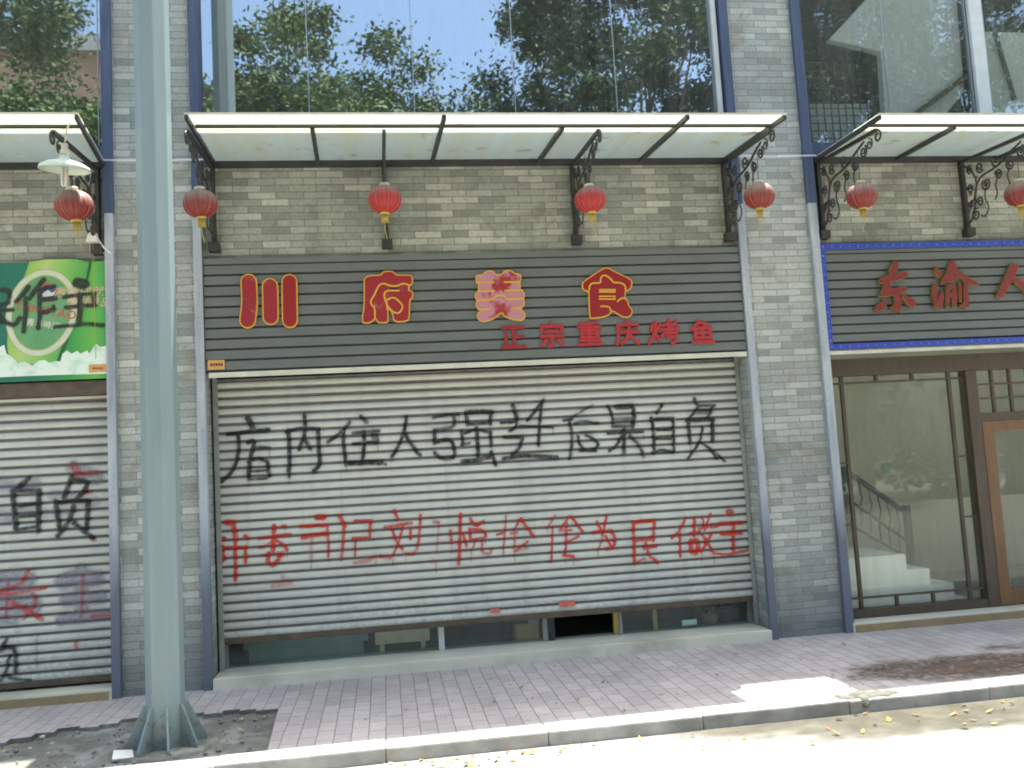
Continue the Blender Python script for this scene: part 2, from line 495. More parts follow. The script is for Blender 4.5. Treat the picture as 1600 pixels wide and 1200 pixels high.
MT = {}
MT['pillar'] = brick_mat("grey_brick_pillar", (0.42, 0.44, 0.425), (0.28, 0.305, 0.30), (0.23, 0.245, 0.235), lowdark=True)
MT['wallbrick'] = brick_mat("grey_brick_wall", (0.38, 0.385, 0.345), (0.22, 0.23, 0.205), (0.17, 0.175, 0.16), patch=(0.14, 0.14, 0.115))
MT['strip'] = strip_mat()
MT['upper_strip'] = mat("blue_steel_frame", (0.075, 0.10, 0.18), (0.05, 0.07, 0.13), 4, 0.45, stretch=(6, 6, 0.6))
MT['paver'] = paver_mat()
MT['kerb'] = mat("kerb_stone", (0.36, 0.36, 0.34), (0.24, 0.24, 0.235), 5, 0.85, bump=0.4, c3=(0.16, 0.15, 0.14))
MT['road'] = mat("road_concrete", (0.30, 0.295, 0.27), (0.23, 0.225, 0.205), 3, 0.9, bump=0.4, bscale=60)
MT['ground'] = mat("far_ground", (0.13, 0.13, 0.10), (0.09, 0.09, 0.07), 1, 0.95)
MT['dirt'] = mat("grey_dirt", (0.20, 0.20, 0.175), (0.13, 0.128, 0.115), 7, 0.95, bump=0.8, bscale=40, c3=(0.38, 0.385, 0.36), s3=2.6)
def slat_mat():
    m, n, l, p = newmat("galvanised_slat")
    P = pos(n)
    t = noise(n, l, 1.6, detail=6, vec=P)
    col = mixc(n, l, ramp(n, l, t.outputs[0], .35, .65).outputs[0], (0.575, 0.60, 0.535), (0.49, 0.515, 0.47))
    mp = n.new("ShaderNodeMapping"); mp.inputs["Scale"].default_value = (7, 1, .35); l.new(P, mp.inputs[0])
    st = noise(n, l, 1.0, detail=8, vec=mp.outputs[0], dist=.4)
    rs = ramp(n, l, st.outputs[0], .54, .78, (0, 0, 0), (.55, .55, .55))
    col = mixc(n, l, rs.outputs[0], col, (0.34, 0.35, 0.32))          # run-off streaks
    sx = n.new("ShaderNodeSeparateXYZ"); l.new(P, sx.inputs[0])
    ad = n.new("ShaderNodeMath"); ad.operation = 'MULTIPLY_ADD'; ad.inputs[1].default_value = -.7; l.new(st.outputs[0], ad.inputs[0]); l.new(sx.outputs[2], ad.inputs[2])
    mr = n.new("ShaderNodeMapRange"); mr.inputs[1].default_value = .32; mr.inputs[2].default_value = -.05; mr.inputs[4].default_value = .4; l.new(ad.outputs[0], mr.inputs[0])
    sp_ = noise(n, l, 26, detail=5, vec=P)
    mu = n.new("ShaderNodeMath"); mu.operation = 'MULTIPLY'; l.new(mr.outputs[0], mu.inputs[0]); l.new(ramp(n, l, sp_.outputs[0], .42, .62).outputs[0], mu.inputs[1])
    col = mixc(n, l, mu.outputs[0], col, (0.23, 0.225, 0.20))         # handled and splashed near the bottom edge
    ru = noise(n, l, 15, detail=7, vec=P); rr = ramp(n, l, ru.outputs[0], .70, .77, (0, 0, 0), (.6, .6, .6))
    col = mixc(n, l, rr.outputs[0], col, (0.26, 0.20, 0.14))
    l.new(col, p.inputs["Base Color"]); p.inputs["Roughness"].default_value = .5
    return m
MT['slat'] = slat_mat()
MT['slat_shade'] = mat("slat_joint_shade", (0.20, 0.195, 0.20), (0.14, 0.137, 0.14), 8, 0.7)  # shade under the slat curls, put into the joint colour
MT['rail'] = mat("guide_rail_steel", (0.30, 0.32, 0.29), (0.2, 0.215, 0.2), 5, 0.5)
MT['bar'] = mat("rusty_bottom_bar", (0.12, 0.085, 0.06), (0.07, 0.055, 0.045), 9, 0.7)
MT['lip'] = mat("aluminium_lip", (0.62, 0.62, 0.52), (0.5, 0.5, 0.42), 5, 0.4)
MT['signgrey'] = mat("sign_cladding", (0.150, 0.163, 0.155), (0.125, 0.136, 0.13), 2.2, 0.5, stretch=(1, 1, 4))
MT['groove'] = mat("cladding_groove", (0.028, 0.027, 0.03), None, 4, 0.7)
MT['red'] = mat("red_acrylic", (0.30, 0.022, 0.028), (0.26, 0.02, 0.026), 9, 0.32)
MT['redpink'] = mat("faded_red_acrylic", (0.33, 0.032, 0.036), (0.47, 0.21, 0.25), 4.5, 0.45, lo=0.36, hi=0.44)
MT['redfade'] = mat("weathered_red_acrylic", (0.30, 0.024, 0.03), (0.42, 0.13, 0.16), 8.5, 0.38, lo=0.60, hi=0.74)
MT['yellow'] = mat("yellow_edging", (0.72, 0.40, 0.035), (0.62, 0.36, 0.08), 9, 0.4)
MT['redflat'] = mat("red_cut_letter", (0.42, 0.028, 0.035), (0.36, 0.03, 0.035), 14, 0.45)
MT['gold'] = mat("gold_letter_edge", (0.42, 0.30, 0.10), (0.26, 0.2, 0.09), 10, 0.3, metal=0.6)
MT['brickred'] = mat("brick_red_letter", (0.23, 0.028, 0.024), (0.19, 0.025, 0.022), 8, 0.4)
MT['iron'] = mat("black_iron", (0.022, 0.025, 0.025), (0.038, 0.036, 0.032), 14, 0.5)
MT['rust'] = mat("rusty_rosette", (0.22, 0.11, 0.04), (0.12, 0.06, 0.03), 20, 0.7)
MT['sheet'] = sheet_mat()
MT['beam'] = mat("dark_awning_beam", (0.025, 0.028, 0.03), (0.045, 0.045, 0.045), 6, 0.5)
MT['pole'] = mat("grey_green_pole_paint", (0.195, 0.258, 0.265), (0.170, 0.228, 0.236), 1.5, 0.42, stretch=(4, 4, 0.5), c3=(0.215, 0.262, 0.258))
def pole_mat(m):
    n = m.node_tree.nodes; l = m.node_tree.links; p = n["Principled BSDF"]
    src = p.inputs["Base Color"].links[0].from_socket
    P = pos(n); sx = n.new("ShaderNodeSeparateXYZ"); l.new(P, sx.inputs[0])
    t = noise(n, l, 17, detail=8, vec=P)
    mr = n.new("ShaderNodeMapRange"); mr.inputs[1].default_value = 0; mr.inputs[2].default_value = .7; mr.inputs[3].default_value = .07; mr.inputs[4].default_value = -.06; l.new(sx.outputs[2], mr.inputs[0])
    ad = n.new("ShaderNodeMath"); l.new(t.outputs[0], ad.inputs[0]); l.new(mr.outputs[0], ad.inputs[1])
    r = ramp(n, l, ad.outputs[0], .62, .68, (0, 0, 0), (.8, .8, .8))
    c = mixc(n, l, r.outputs[0], src, (0.15, 0.13, 0.11))
    mp = n.new("ShaderNodeMapping"); mp.inputs["Scale"].default_value = (14, 14, .5); l.new(P, mp.inputs[0])
    t2 = noise(n, l, 1.0, detail=7, vec=mp.outputs[0]); r2 = ramp(n, l, t2.outputs[0], .55, .75, (0, 0, 0), (.4, .4, .4))
    c = mixc(n, l, r2.outputs[0], c, (0.24, 0.28, 0.275))
    l.new(c, p.inputs["Base Color"])
pole_mat(MT['pole'])
MT['orange'] = mat("orange_plate", (0.66, 0.33, 0.10), (0.58, 0.30, 0.1), 9, 0.5)
MT['ink'] = mat("dark_print", (0.07, 0.04, 0.03), None, 9, 0.6)
MT['white'] = mat("white_plastic", (0.72, 0.72, 0.68), (0.62, 0.62, 0.58), 8, 0.45)
MT['tile'] = mat("white_step_tile", (0.72, 0.70, 0.58), (0.62, 0.61, 0.5), 3, 0.4, c3=(0.42, 0.40, 0.32))
MT['ochre'] = mat("ochre_step_paint", (0.36, 0.27, 0.13), (0.28, 0.21, 0.12), 5, 0.7)
MT['woodd'] = mat("dark_brown_wood", (0.085, 0.058, 0.036), (0.06, 0.042, 0.028), 3, 0.5, stretch=(9, 9, 1))
MT['woodo'] = mat("orange_brown_wood", (0.20, 0.098, 0.036), (0.13, 0.066, 0.028), 3, 0.45, stretch=(12, 12, 1))
MT['plaster'] = mat("olive_cream_plaster", (0.80, 0.82, 0.70), (0.74, 0.76, 0.64), 1.5, 0.85)
MT['plasterw'] = mat("white_plaster", (0.80, 0.80, 0.74), (0.74, 0.74, 0.68), 2, 0.8)
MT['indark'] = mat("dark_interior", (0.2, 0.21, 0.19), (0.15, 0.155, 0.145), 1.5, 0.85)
MT['floor_in'] = mat("interior_tiles", (0.22, 0.23, 0.21), (0.17, 0.18, 0.17), 1.5, 0.4)
MT['roof'] = mat("roof_concrete", (0.3, 0.3, 0.28), None, 2, 0.9)
MT['glass_up2'] = glass_mat("stair_window_glass", 0.17, (0.80, 0.90, 1.0), 0.012, (0.97, 1.0, 1.0), wobble=0.05)
MT['glass_up'] = glass_mat("upper_glass", 0.42, (0.86, 0.92, 1.0), 0.012, (0.80, 0.85, 0.85), wobble=0.05)
MT['glass_shop'] = glass_mat("shop_glass", 0.022, (0.95, 1.0, 0.95), 0.01, (0.97, 0.99, 0.96))
MT['glass_dark'] = glass_mat("shopfront_glass", 0.03, (0.9, 1.0, 1.0), 0.02, (0.92, 0.97, 0.96))
MT['joint'] = mat("pale_glass_joint", (0.35, 0.42, 0.48), None, 6, 0.5)
MT['alu'] = mat("white_window_bar", (0.66, 0.70, 0.70), (0.55, 0.59, 0.6), 5, 0.4)
MT['blueled'] = mat("blue_light_strip", (0.04, 0.075, 0.42), (0.035, 0.06, 0.32), 12, 0.4)
MT['bulb'] = mat("pale_blue_bulb", (0.16, 0.22, 0.62), None, 12, 0.3)
def lantern_mat(ca=(0.40, 0.024, 0.022), cb=(0.30, 0.02, 0.017), cd_=(0.20, 0.115, 0.095), d0=.30, d1=1.05):
    m, n, l, p = newmat("red_lantern_cloth")
    g = n.new("ShaderNodeNewGeometry"); sn = n.new("ShaderNodeSeparateXYZ"); l.new(g.outputs["Normal"], sn.inputs[0])
    t = noise(n, l, 20, vec=g.outputs["Position"])
    ad = n.new("ShaderNodeMath"); ad.operation = 'MULTIPLY_ADD'; ad.inputs[1].default_value = 0.5; l.new(t.outputs[0], ad.inputs[0]); l.new(sn.outputs[2], ad.inputs[2])
    r = ramp(n, l, ad.outputs[0], d0, d1)
    base = mixc(n, l, t.outputs[0], ca, cb)
    l.new(mixc(n, l, r.outputs[0], base, cd_), p.inputs["Base Color"])   # greyer where the surface faces up
    p.inputs["Roughness"].default_value = 0.6
    return m
MT['lantern'] = lantern_mat()
MT['lantern_faded'] = lantern_mat((0.24, 0.032, 0.022), (0.17, 0.024, 0.018), (0.24, 0.17, 0.15), 0.05, .85)
MT['lrib'] = mat("pale_lantern_rib", (0.45, 0.20, 0.16), None, 12, 0.6)
MT['lgold'] = mat("gold_lantern_trim", (0.50, 0.38, 0.08), (0.38, 0.3, 0.08), 18, 0.5)
MT['lcap'] = mat("cream_lantern_cap", (0.58, 0.55, 0.42), (0.42, 0.4, 0.3), 14, 0.5)
MT['enamel'] = mat("pale_green_enamel", (0.56, 0.64, 0.56), (0.48, 0.56, 0.5), 5, 0.35)
MT['leaf'] = mat("leaf_green", (0.060, 0.105, 0.034), (0.12, 0.155, 0.040), 1.6, 0.6, lo=0.35, hi=0.75, spec=0.15)
MT['leaf2'] = mat("leaf_dark_green", (0.032, 0.062, 0.024), (0.075, 0.105, 0.025), 1.3, 0.6, lo=0.4, hi=0.8, spec=0.15)
MT['bark'] = mat("bark", (0.13, 0.10, 0.075), (0.08, 0.065, 0.05), 9, 0.9, bump=0.6)
MT['paint_k'] = cov_mat("black_spray", (0.022, 0.026, 0.026), 0.6, wear=0.45, wscale=22)
MT['paint_r'] = cov_mat("red_spray", (0.60, 0.04, 0.025), 0.55, wear=0.5, wscale=20)
MT['paint_lilac'] = cov_mat("lilac_overpaint", (0.30, 0.30, 0.36), 0.6, wear=0.5, wscale=9)
MT['card'] = mat("cardboard", (0.45, 0.32, 0.17), (0.38, 0.27, 0.14), 7, 0.85)
MT['cream'] = mat("cream_board", (0.75, 0.70, 0.5), None, 4, 0.7)
MT['teal'] = mat("teal_counter", (0.20, 0.33, 0.31), (0.12, 0.22, 0.25), 3, 0.5)
MT['yellowp'] = mat("yellow_frame", (0.45, 0.36, 0.08), None, 6, 0.5)
MT['mint'] = mat("mint_card", (0.4, 0.62, 0.56), None, 6, 0.5)
MT['sticker'] = mat("red_sticker", (0.55, 0.06, 0.05), (0.62, 0.2, 0.16), 40, 0.5)
MT['brownwall'] = mat("far_tile_brown", (0.40, 0.25, 0.17), (0.34, 0.21, 0.14), 1.0, 0.8)
MT['windark'] = mat("far_window", (0.04, 0.05, 0.06), None, 1.0, 0.2)

# ------------------------------------------------------------------ painted coverage sheets
def stroke_cov(xs, zs, strokes, soft):
    X, Z = np.meshgrid(xs, zs)
    cov = np.zeros_like(X)
    for st in strokes:
        pts, wd = st[0], st[1]
        k = st[2] if len(st) > 2 else 1.0
        P = np.array(pts)
        x0, x1 = P[:, 0].min() - wd - 3 * soft, P[:, 0].max() + wd + 3 * soft
        z0, z1 = P[:, 1].min() - wd - 3 * soft, P[:, 1].max() + wd + 3 * soft
        ix = np.where((xs >= x0) & (xs <= x1))[0]; iz = np.where((zs >= z0) & (zs <= z1))[0]
        if len(ix) == 0 or len(iz) == 0: continue
        a, b, c, d = iz[0], iz[-1] + 1, ix[0], ix[-1] + 1
        sx, sz = X[a:b, c:d], Z[a:b, c:d]
        dist = np.full(sx.shape, 9.0)
        for i in range(len(P) - 1):
            ax, az = P[i]; bx, bz = P[i + 1]
            dx, dz = bx - ax, bz - az
            L = dx * dx + dz * dz + 1e-12
            t = np.clip(((sx - ax) * dx + (sz - az) * dz) / L, 0, 1)
            dist = np.minimum(dist, np.hypot(sx - ax - t * dx, sz - az - t * dz))
        s = np.clip((wd / 2 + soft - dist) / (2 * soft), 0, 1)
        s = s * s * (3 - 2 * s) * k
        cov[a:b, c:d] = np.maximum(cov[a:b, c:d], s)
    return cov

def cov_mesh(name, xs, zs, yfun, cov, material, parent, axis='XZ', dent=False):
    nz, nx = cov.shape
    keep = cov > 0.01
    cell = keep[:-1, :-1] | keep[1:, :-1] | keep[:-1, 1:] | keep[1:, 1:]
    iz, ix = np.where(cell)
    used = np.zeros_like(keep)
    for a, b in ((0, 0), (1, 0), (0, 1), (1, 1)): used[iz + a, ix + b] = True
    idx = -np.ones(cov.shape, int)
    uz, ux = np.where(used)
    idx[uz, ux] = np.arange(len(uz))
    if axis == 'XZ': V = [(float(xs[j]), float(yfun[i]) + (shutter_dent(xs[j], zs[i]) + .0028 * math.sin(xs[j] * 2.1 + 1) + .0021 * math.sin(xs[j] * 5.3) if dent else 0.0), float(zs[i])) for i, j in zip(uz, ux)]
    else: V = [(float(xs[j]), float(zs[i]), float(yfun[i])) for i, j in zip(uz, ux)]
    F = [(int(idx[i, j]), int(idx[i, j + 1]), int(idx[i + 1, j + 1]), int(idx[i + 1, j])) for i, j in zip(iz, ix)]
    me = bpy.data.meshes.new(name); me.from_pydata(V, [], F)
    at_ = me.attributes.new("cov", 'FLOAT', 'POINT')
    at_.data.foreach_set("value", cov[uz, ux].astype(np.float32))
    me.materials.append(material); me.update()
    o = bpy.data.objects.new(name, me); COL.objects.link(o)
    if parent is not None: o.parent = parent
    return o

def px_strokes(crop, scale, Y, lst, wdef, drip=0.0):
    out = []
    for st in lst:
        pts = st[0]; wd = st[1] if len(st) > 1 else wdef; k = st[2] if len(st) > 2 else 1.0
        q = [at(crop[0] + a / scale, crop[1] + b / scale, Y) for a, b in pts]
        if len(q) > 2: q = chaikin(q, 1, closed=False)
        q = [(x + random.uniform(-.003, .003), z + random.uniform(-.003, .003)) for x, z in q]
        mpp = 1.0 / (scale * 175.0)
        out.append((q, wd * mpp, k))
        if drip and random.random() < drip:
            x, z = q[-1]
            out.append(([(x, z), (x + random.uniform(-.004, .004), z - random.uniform(0.03, 0.10))], 0.010, 0.5))
    return out

PITCH = 0.0751
def shutter_profile(z0, z1):
    zs, ys, gro = [], [], []
    n = int(round((z1 - z0) / PITCH))
    for k in range(n):
        for i in range(10):
            t = i / 10.0
            zs.append(z0 + (k + t) * PITCH)
            if t < 0.68:
                ys.append(-0.010 * math.sin(math.pi * min(1, t / 0.68)) - 0.004 + 0.006 * t); gro.append(False)
            else:
                u = (t - 0.68) / 0.32
                ys.append(0.017 * math.sin(math.pi * min(1, 0.15 + u * 0.85))); gro.append(True)
    zs.append(z0 + n * PITCH); ys.append(-0.004); gro.append(False)
    return np.array(zs), np.array(ys), gro

DENTS = [(-1.9, .45, .10, .05), (-.6, .62, .14, .03), (.9, .5, .12, .05), (1.7, .9, .2, .08), (.2, 1.1, .18, .05), (-1.2, 1.5, .2, .06), (1.1, 1.9, .15, .05), (-4.0, .5, .15, .05), (-3.6, 1.2, .15, .06)]
def shutter_dent(x, z):
    d = 0.0
    for a, b, rx, rz in DENTS:
        d += 0.006 * math.exp(-((x - a) / rx) ** 2 - ((z - b) / rz) ** 2)
    return d + 0.0018 * mn.noise(Vector((x * 2.5, z * 5, 0)))
from mathutils import noise as mn
def make_shutter(x0, x1, z0, z1, Y, parent, label):
    zs, ys, gro = shutter_profile(z0, z1)
    nx = 120
    xs = np.linspace(x0, x1, nx)
    dent = [0.004 * math.sin(x * 2.1 + 1) + 0.003 * math.sin(x * 5.3) for x in xs]
    V = []; F = []; MI = []
    for i in range(len(zs)):
        sag = [0.0] * nx
        for j in range(nx):
            V.append((float(xs[j]), float(Y + ys[i] + dent[j] * 0.7 + shutter_dent(xs[j], zs[i])), float(zs[i])))
    for i in range(len(zs) - 1):
        for j in range(nx - 1):
            a = i * nx + j
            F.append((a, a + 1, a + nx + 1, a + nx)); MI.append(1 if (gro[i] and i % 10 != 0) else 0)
    me = bpy.data.meshes.new("roller_shutter"); me.from_pydata(V, [], F)
    me.materials.append(MT['slat']); me.materials.append(MT['slat_shade'])
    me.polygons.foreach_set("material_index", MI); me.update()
    o = bpy.data.objects.new("roller_shutter", me); COL.objects.link(o); o.parent = parent
    o["label"] = label
    mb = MB(); mb.quadbox(x0 + .012, x1 - .012, Y - .018, Y + .02, z0 - 0.05, z0 - .002, 0, 0.006)
    mb.build("bottom_bar", MT['bar'], o)
    for s, xx in ((-1, x0), (1, x1)):
        m2 = MB(); m2.quadbox(xx - .03 if s < 0 else xx - .012, xx + .012 if s < 0 else xx + .028, Y - .04, Y - .025, -0.0 + .09, z1 + .03, 0, .004); m2.quadbox(xx - .03 if s < 0 else xx + .008, xx - .010 if s < 0 else xx + .028, Y - .025, Y + .05, .09, z1 + .03, 0)
        m2.build("guide_rail", MT['rail'], o)
    return o, zs, ys

# ================================================================== GROUND
KB, KF = -1.85, -2.05          # kerb back and front
ROADZ = -0.085
g = MB(); g.face([(-400, -400, -0.145), (400, -400, -0.145), (400, 400, -0.145), (-400, 400, -0.145)])
struct("ground", g, MT['ground'])
rd = MB(); rd.face([(-120, -14.2, ROADZ), (120, -14.2, ROADZ), (120, KF + .01, ROADZ), (-120, KF + .01, ROADZ)])
struct("road", rd, MT['road'])
fp = MB(); fp.quadbox(-120, 120, -30, -14.42, -0.14, 0.0)
struct("far_pavement", fp, MT['kerb'])
fk = MB(); fk.quadbox(-120, 120, -14.418, -14.2, -0.14, 0.08)
struct("far_kerb", fk, MT['tile'])

# pavement with the torn-out strip round the lamp pole
notch = [(-1.72, KB)]
edge = [(-1.77, -.85)]
notch += [(-1.745, -1.35), (-1.77, -.83)]
x = -1.77; y = -.83
steps = [(-1.93, -.83), (-1.93, -.78), (-2.05, -.785), (-2.05, -.73), (-2.17, -.74), (-2.17, -.80), (-2.30, -.79), (-2.30, -.74), (-2.45, -.75), (-2.45, -.70),
         (-2.62, -.71), (-2.62, -.78), (-2.76, -.77), (-2.76, -.71), (-2.88, -.72), (-2.88, -.82), (-3.0, -.81), (-3.0, -.86), (-3.13, -.85), (-3.13, -.80), (-3.28, -.81),
         (-3.28, -.90), (-3.4, -.89), (-3.4, -.97), (-3.53, -.98), (-3.53, -1.06), (-3.72, -1.07), (-3.72, -1.15), (-4.0, -1.16), (-4.0, -1.3), (-4.6, -1.3), (-4.6, KB)]
notch += steps
poly = [(-60, KB)] + [(-60, 0.6), (60, 0.6), (60, KB)] + notch
pv = MB(); pv.prism(poly, 0.0, -0.06, 0, 1, plane='XY')
# prism's first depth is its base: flip so that the top is at z = 0
struct("pavement", pv, [MT['paver'], MT['dirt']])

xs = np.linspace(-4.75, -1.6, 150); ysg = np.linspace(KB + .004, -0.6, 66)
dm = MB(); V = []
from mathutils import noise as mn
for yy in ysg:
    for xx in xs:
        h = mn.noise(Vector((xx * 3.0, yy * 3.0, 0))) * .016 + mn.noise(Vector((xx * 11, yy * 11, 3))) * .009 + mn.noise(Vector((xx * 30, yy * 30, 8))) * .005
        V.append((float(xx), float(yy), -0.032 + h))
nx = len(xs)
dm.v = V
for i in range(len(ysg) - 1):
    for j in range(nx - 1):
        a = i * nx + j
        dm.f.append((a, a + 1, a + nx + 1, a + nx)); dm.m.append(0); dm.s.append(True)
struct("dirt_patch", dm, MT['dirt'])

kb = MB()
x = -20.0
while x < 20:
    L = 0.998
    dz = random.uniform(-.004, .004); dy = random.uniform(-.006, .006)
    kb.quadbox(x, x + L, KF + dy, KB - .004, ROADZ - .02, 0.004 + dz, 0, 0.012)
    x += 1.0
struct("kerb", kb, MT['kerb'])

# spilled mortar over the damaged kerb stone
mo = MB()
cx0, cy0 = 2.13, -2.025
for (ox, oy, rr_, hh, nr_) in ((0, .01, .10, .016, 5), (.13, .012, .085, .014, 3), (-.12, .015, .08, .012, 4), (.03, .05, .11, .012, 3), (.22, .02, .06, .010, 4)):
    mo.lathe([(0, hh), (rr_ * .5, hh * .9), (rr_ * .8, hh * .55), (rr_, -.004), (rr_ * 1.02, -.05)], 24, (cx0 + ox, cy0 + oy + .05, 0.004), ripple=.3, nr=nr_)
tag(mo.build("mortar_lump", mat("pale_mortar", (0.15, 0.147, 0.125), (0.09, 0.087, 0.075), 22, 0.9, bump=1.0)), "lumpy grey mortar smeared over a broken kerb stone", "mortar")

def ground_sheet(name, x0, x1, y0, y1, z, blobs, material, step=0.03):
    xs = np.arange(x0, x1, step); ys = np.arange(y0, y1, step)
    X, Y_ = np.meshgrid(xs, ys)
    c = np.zeros_like(X)
    for bx, by, rx, ry, k in blobs:
        d = np.hypot((X - bx) / rx, (Y_ - by) / ry)
        c = np.maximum(c, np.clip((1 - d) * 1.6, 0, 1) * k)
    wob = np.array([[mn.noise(Vector((xx * 5, yy * 7, 1.5))) * .5 + mn.noise(Vector((xx * 14, yy * 19, 4))) * .35 for xx in xs] for yy in ys])
    c = np.clip(c + wob * (c > 0.01) * 0.9 * (1.2 - c), 0, 1)
    return cov_mesh(name, xs, ys, np.full(len(ys), z), c, material, None, axis='XY')
soil = ground_sheet("spilled_soil", 2.0, 8, -1.83, -.9, 0.004, [(3.3, -1.5, 1.15, .42, 1), (2.75, -1.35, .55, .25, .8), (4.6, -1.6, 1.5, .4, .9), (3.9, -1.72, 1.8, .25, .9), (4.2, -1.05, .8, .16, .45)],
                    cov_mat("brown_soil", (0.085, 0.052, 0.036), 0.95, wear=0.75, wscale=16, color2=(0.14, 0.09, 0.06)))
tag(soil, kind="stuff", label="brown soil spilled over the pink pavers near the kerb", cat="soil")
gutter_sheet = ground_sheet("gutter_patch", .4, 9, -3.2, KF, ROADZ + .004, [(2.3, -2.12, 1.25, .58, 1), (3.5, -2.16, 1.5, .66, 1), (5.2, -2.2, 2.0, .66, 1), (1.4, -2.1, .8, .22, .9), (1.9, -2.3, .9, .10, .8), (2.7, -2.5, 1.0, .07, .7)],
                   cov_mat("dark_gutter_film", (0.085, 0.08, 0.062), 0.22, wear=0.25, wscale=3, color2=(0.13, 0.12, 0.095)))
tag(gutter_sheet, kind="stuff", label="darker smooth patch in the gutter along the kerb", cat="gutter_patch")  # darker, smoother patch over the road beside the kerb

# ================================================================== BUILDING
XL, XR = -2.37, 2.37            # clear opening of the middle bay
PB = 5.5                        # bay spacing
bld = thing("shop_building", "grey brick two-storey shop building with roller shutters and tall upstairs windows", "building", (0, 0, 0))
TOPZ = 8.5
for pxc in (-2.755 - PB, -2.755, 2.755, 2.755 + PB):
    mb = MB(); mb.quadbox(pxc - .315, pxc + .315, 0.0, 0.42, -0.05, TOPZ)
    o = mb.build("brick_pillar", MT['pillar'], bld)
    for s in (-1, 1):
        xa = pxc + s * .315; xb = pxc + s * .386
        lo, hi = min(xa, xb), max(xa, xb)
        if s > 0 and pxc > 0: hi += .012
        mb = MB(); mb.quadbox(lo + (.002 if s > 0 else 0), hi - (.002 if s < 0 else 0), -0.045, 0.012, -0.03, 3.93, 0, 0.006)
        mb.build("edge_strip", MT['strip'], bld)
        mb = MB(); mb.quadbox(lo - (.012 if s < 0 else 0), hi + (.012 if s > 0 else 0), -0.035, 0.12, 3.932, TOPZ - .02, 0, 0.006)
        mb.build("window_jamb", MT['upper_strip'], bld)
        # inner reveal of the pillar between strip and shutter
        mb = MB(); mb.quadbox(lo + (.003), hi - (.003), .0125, .42, -.04, 3.925)
        mb.build("reveal", MT['pillar'], bld)

BAYS = (-PB, 0.0, PB)
for i, bx in enumerate(BAYS):
    mb = MB(); mb.quadbox(bx + XL, bx + XR, 0.03, 0.26, 2.62, 4.34)
    mb.build("brick_panel", MT['wallbrick'], bld)
    mb = MB(); mb.quadbox(bx + XL + .001, bx + XR - .001, 0.02, 0.3, 4.342, 4.46)
    mb.build("sill_beam", MT['upper_strip'], bld)
# floor slab, back wall, party walls, roof
mb = MB()
mb.quadbox(-8.6, 8.6, 0.43, 8.0, 4.0, 4.34)
mb.quadbox(-8.6, 8.6, 8.002, 8.2, -0.05, TOPZ)
mb.quadbox(-8.6, -8.4, 0.43, 8.0, -0.05, 4.0); mb.quadbox(8.4, 8.6, 0.43, 8.0, -0.05, 4.0)
mb.quadbox(-8.6, -8.4, 0.43, 8.0, 4.342, TOPZ); mb.quadbox(8.4, 8.6, 0.43, 8.0, 4.342, TOPZ)
mb.build("rear_walls", MT['plasterw'], bld)
mb = MB(); mb.quadbox(-8.7, 8.7, -0.19, 8.3, TOPZ + .002, TOPZ + .16)
mb.build("roof", MT['roof'], bld)
for pxc in (-2.755, 2.755):
    mb = MB(); mb.quadbox(pxc - .12, pxc + .12, 0.425, 7.99, -0.05, 3.998)
    mb.quadbox(pxc - .12, pxc + .12, 0.425, 7.99, 4.344, TOPZ)
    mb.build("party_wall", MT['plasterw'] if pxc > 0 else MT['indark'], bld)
for i, bx in enumerate(BAYS):
    mb = MB(); mb.quadbox(bx - 2.62, bx + 2.62, 0.46, 7.98, -0.04, 0.07)
    mb.build("interior_floor", MT['floor_in'], bld)
# door steps
for i, bx in enumerate(BAYS):
    y0 = -0.075 if i == 1 else -0.05
    h = 0.092 if i == 1 else 0.085
    mb = MB(); mb.quadbox(bx + XL + .008, bx + XR - .008, y0, 0.455, -0.02, h, 0, 0.006)
    if i != 1:
        mb.quadbox(bx + XL + .03, bx + XR - .03, y0 - .012, y0 - .001, -0.02, h - .02, 1)
    mb.build("door_step", [MT['tile'], MT['ochre']], bld)

# upstairs windows
def upper_window(bx, joints, white=None, gl='glass_up'):
    fr = MB()
    z0, z1 = 4.462, TOPZ - .05
    fr.quadbox(bx + XL + .001, bx + XR - .001, 0.03, 0.12, z0, z0 + .07); fr.quadbox(bx + XL + .001, bx + XR - .001, 0.03, 0.12, z1 - .08, z1)
    fr.quadbox(bx + XL + .001, bx + XR - .001, 0.03, 0.12, 6.55, 6.63)
    o = fr.build("upper_window", MT['upper_strip'], bld)
    xs_ = [XL + .005] + joints + [XR - .005]
    for za, zb in ((z0 + .072, 6.548), (6.632, z1 - .082)):
        for a, b in zip(xs_[:-1], xs_[1:]):
            p = MB(); p.quadbox(bx + a + .004, bx + b - .004, 0.060, 0.068, za, zb)
            p.build("pane", MT[gl], o)
        for j in joints:
            p = MB(); p.quadbox(bx + j - .0035, bx + j + .0035, 0.056, 0.072, za, zb)
            p.build("glass_joint", MT['joint'], o)
    if white is not None:
        p = MB(); p.quadbox(bx + white - .07, bx + white + .07, 0.008, 0.055, z0 + .072, 6.548, 0, .008); p.build("white_mullion", MT['alu'], o)
    return o
upper_window(0.0, [-1.447, -.527, .385, 1.337])
upper_window(-PB, [-1.45, -.53, .385, 1.33, 2.30])
upper_window(PB, [-1.45, -0.55, -.36, .5, 1.4], white=-.47, gl='glass_up2')
mb = MB(); mb.quadbox(XR - .075, XR - .03, .012, .055, 4.54, 6.54); mb.build("window_trim", MT['alu'], bld)
mb = MB(); mb.quadbox(-1, 1, 3.6, 3.7, 4.35, 8.3); 
mb = MB()
for bx in BAYS: mb.quadbox(bx - 2.62, bx + 2.62, 4.2, 4.3, 4.345, TOPZ - .01)
mb.build("upstairs_wall", MT['indark'], bld)

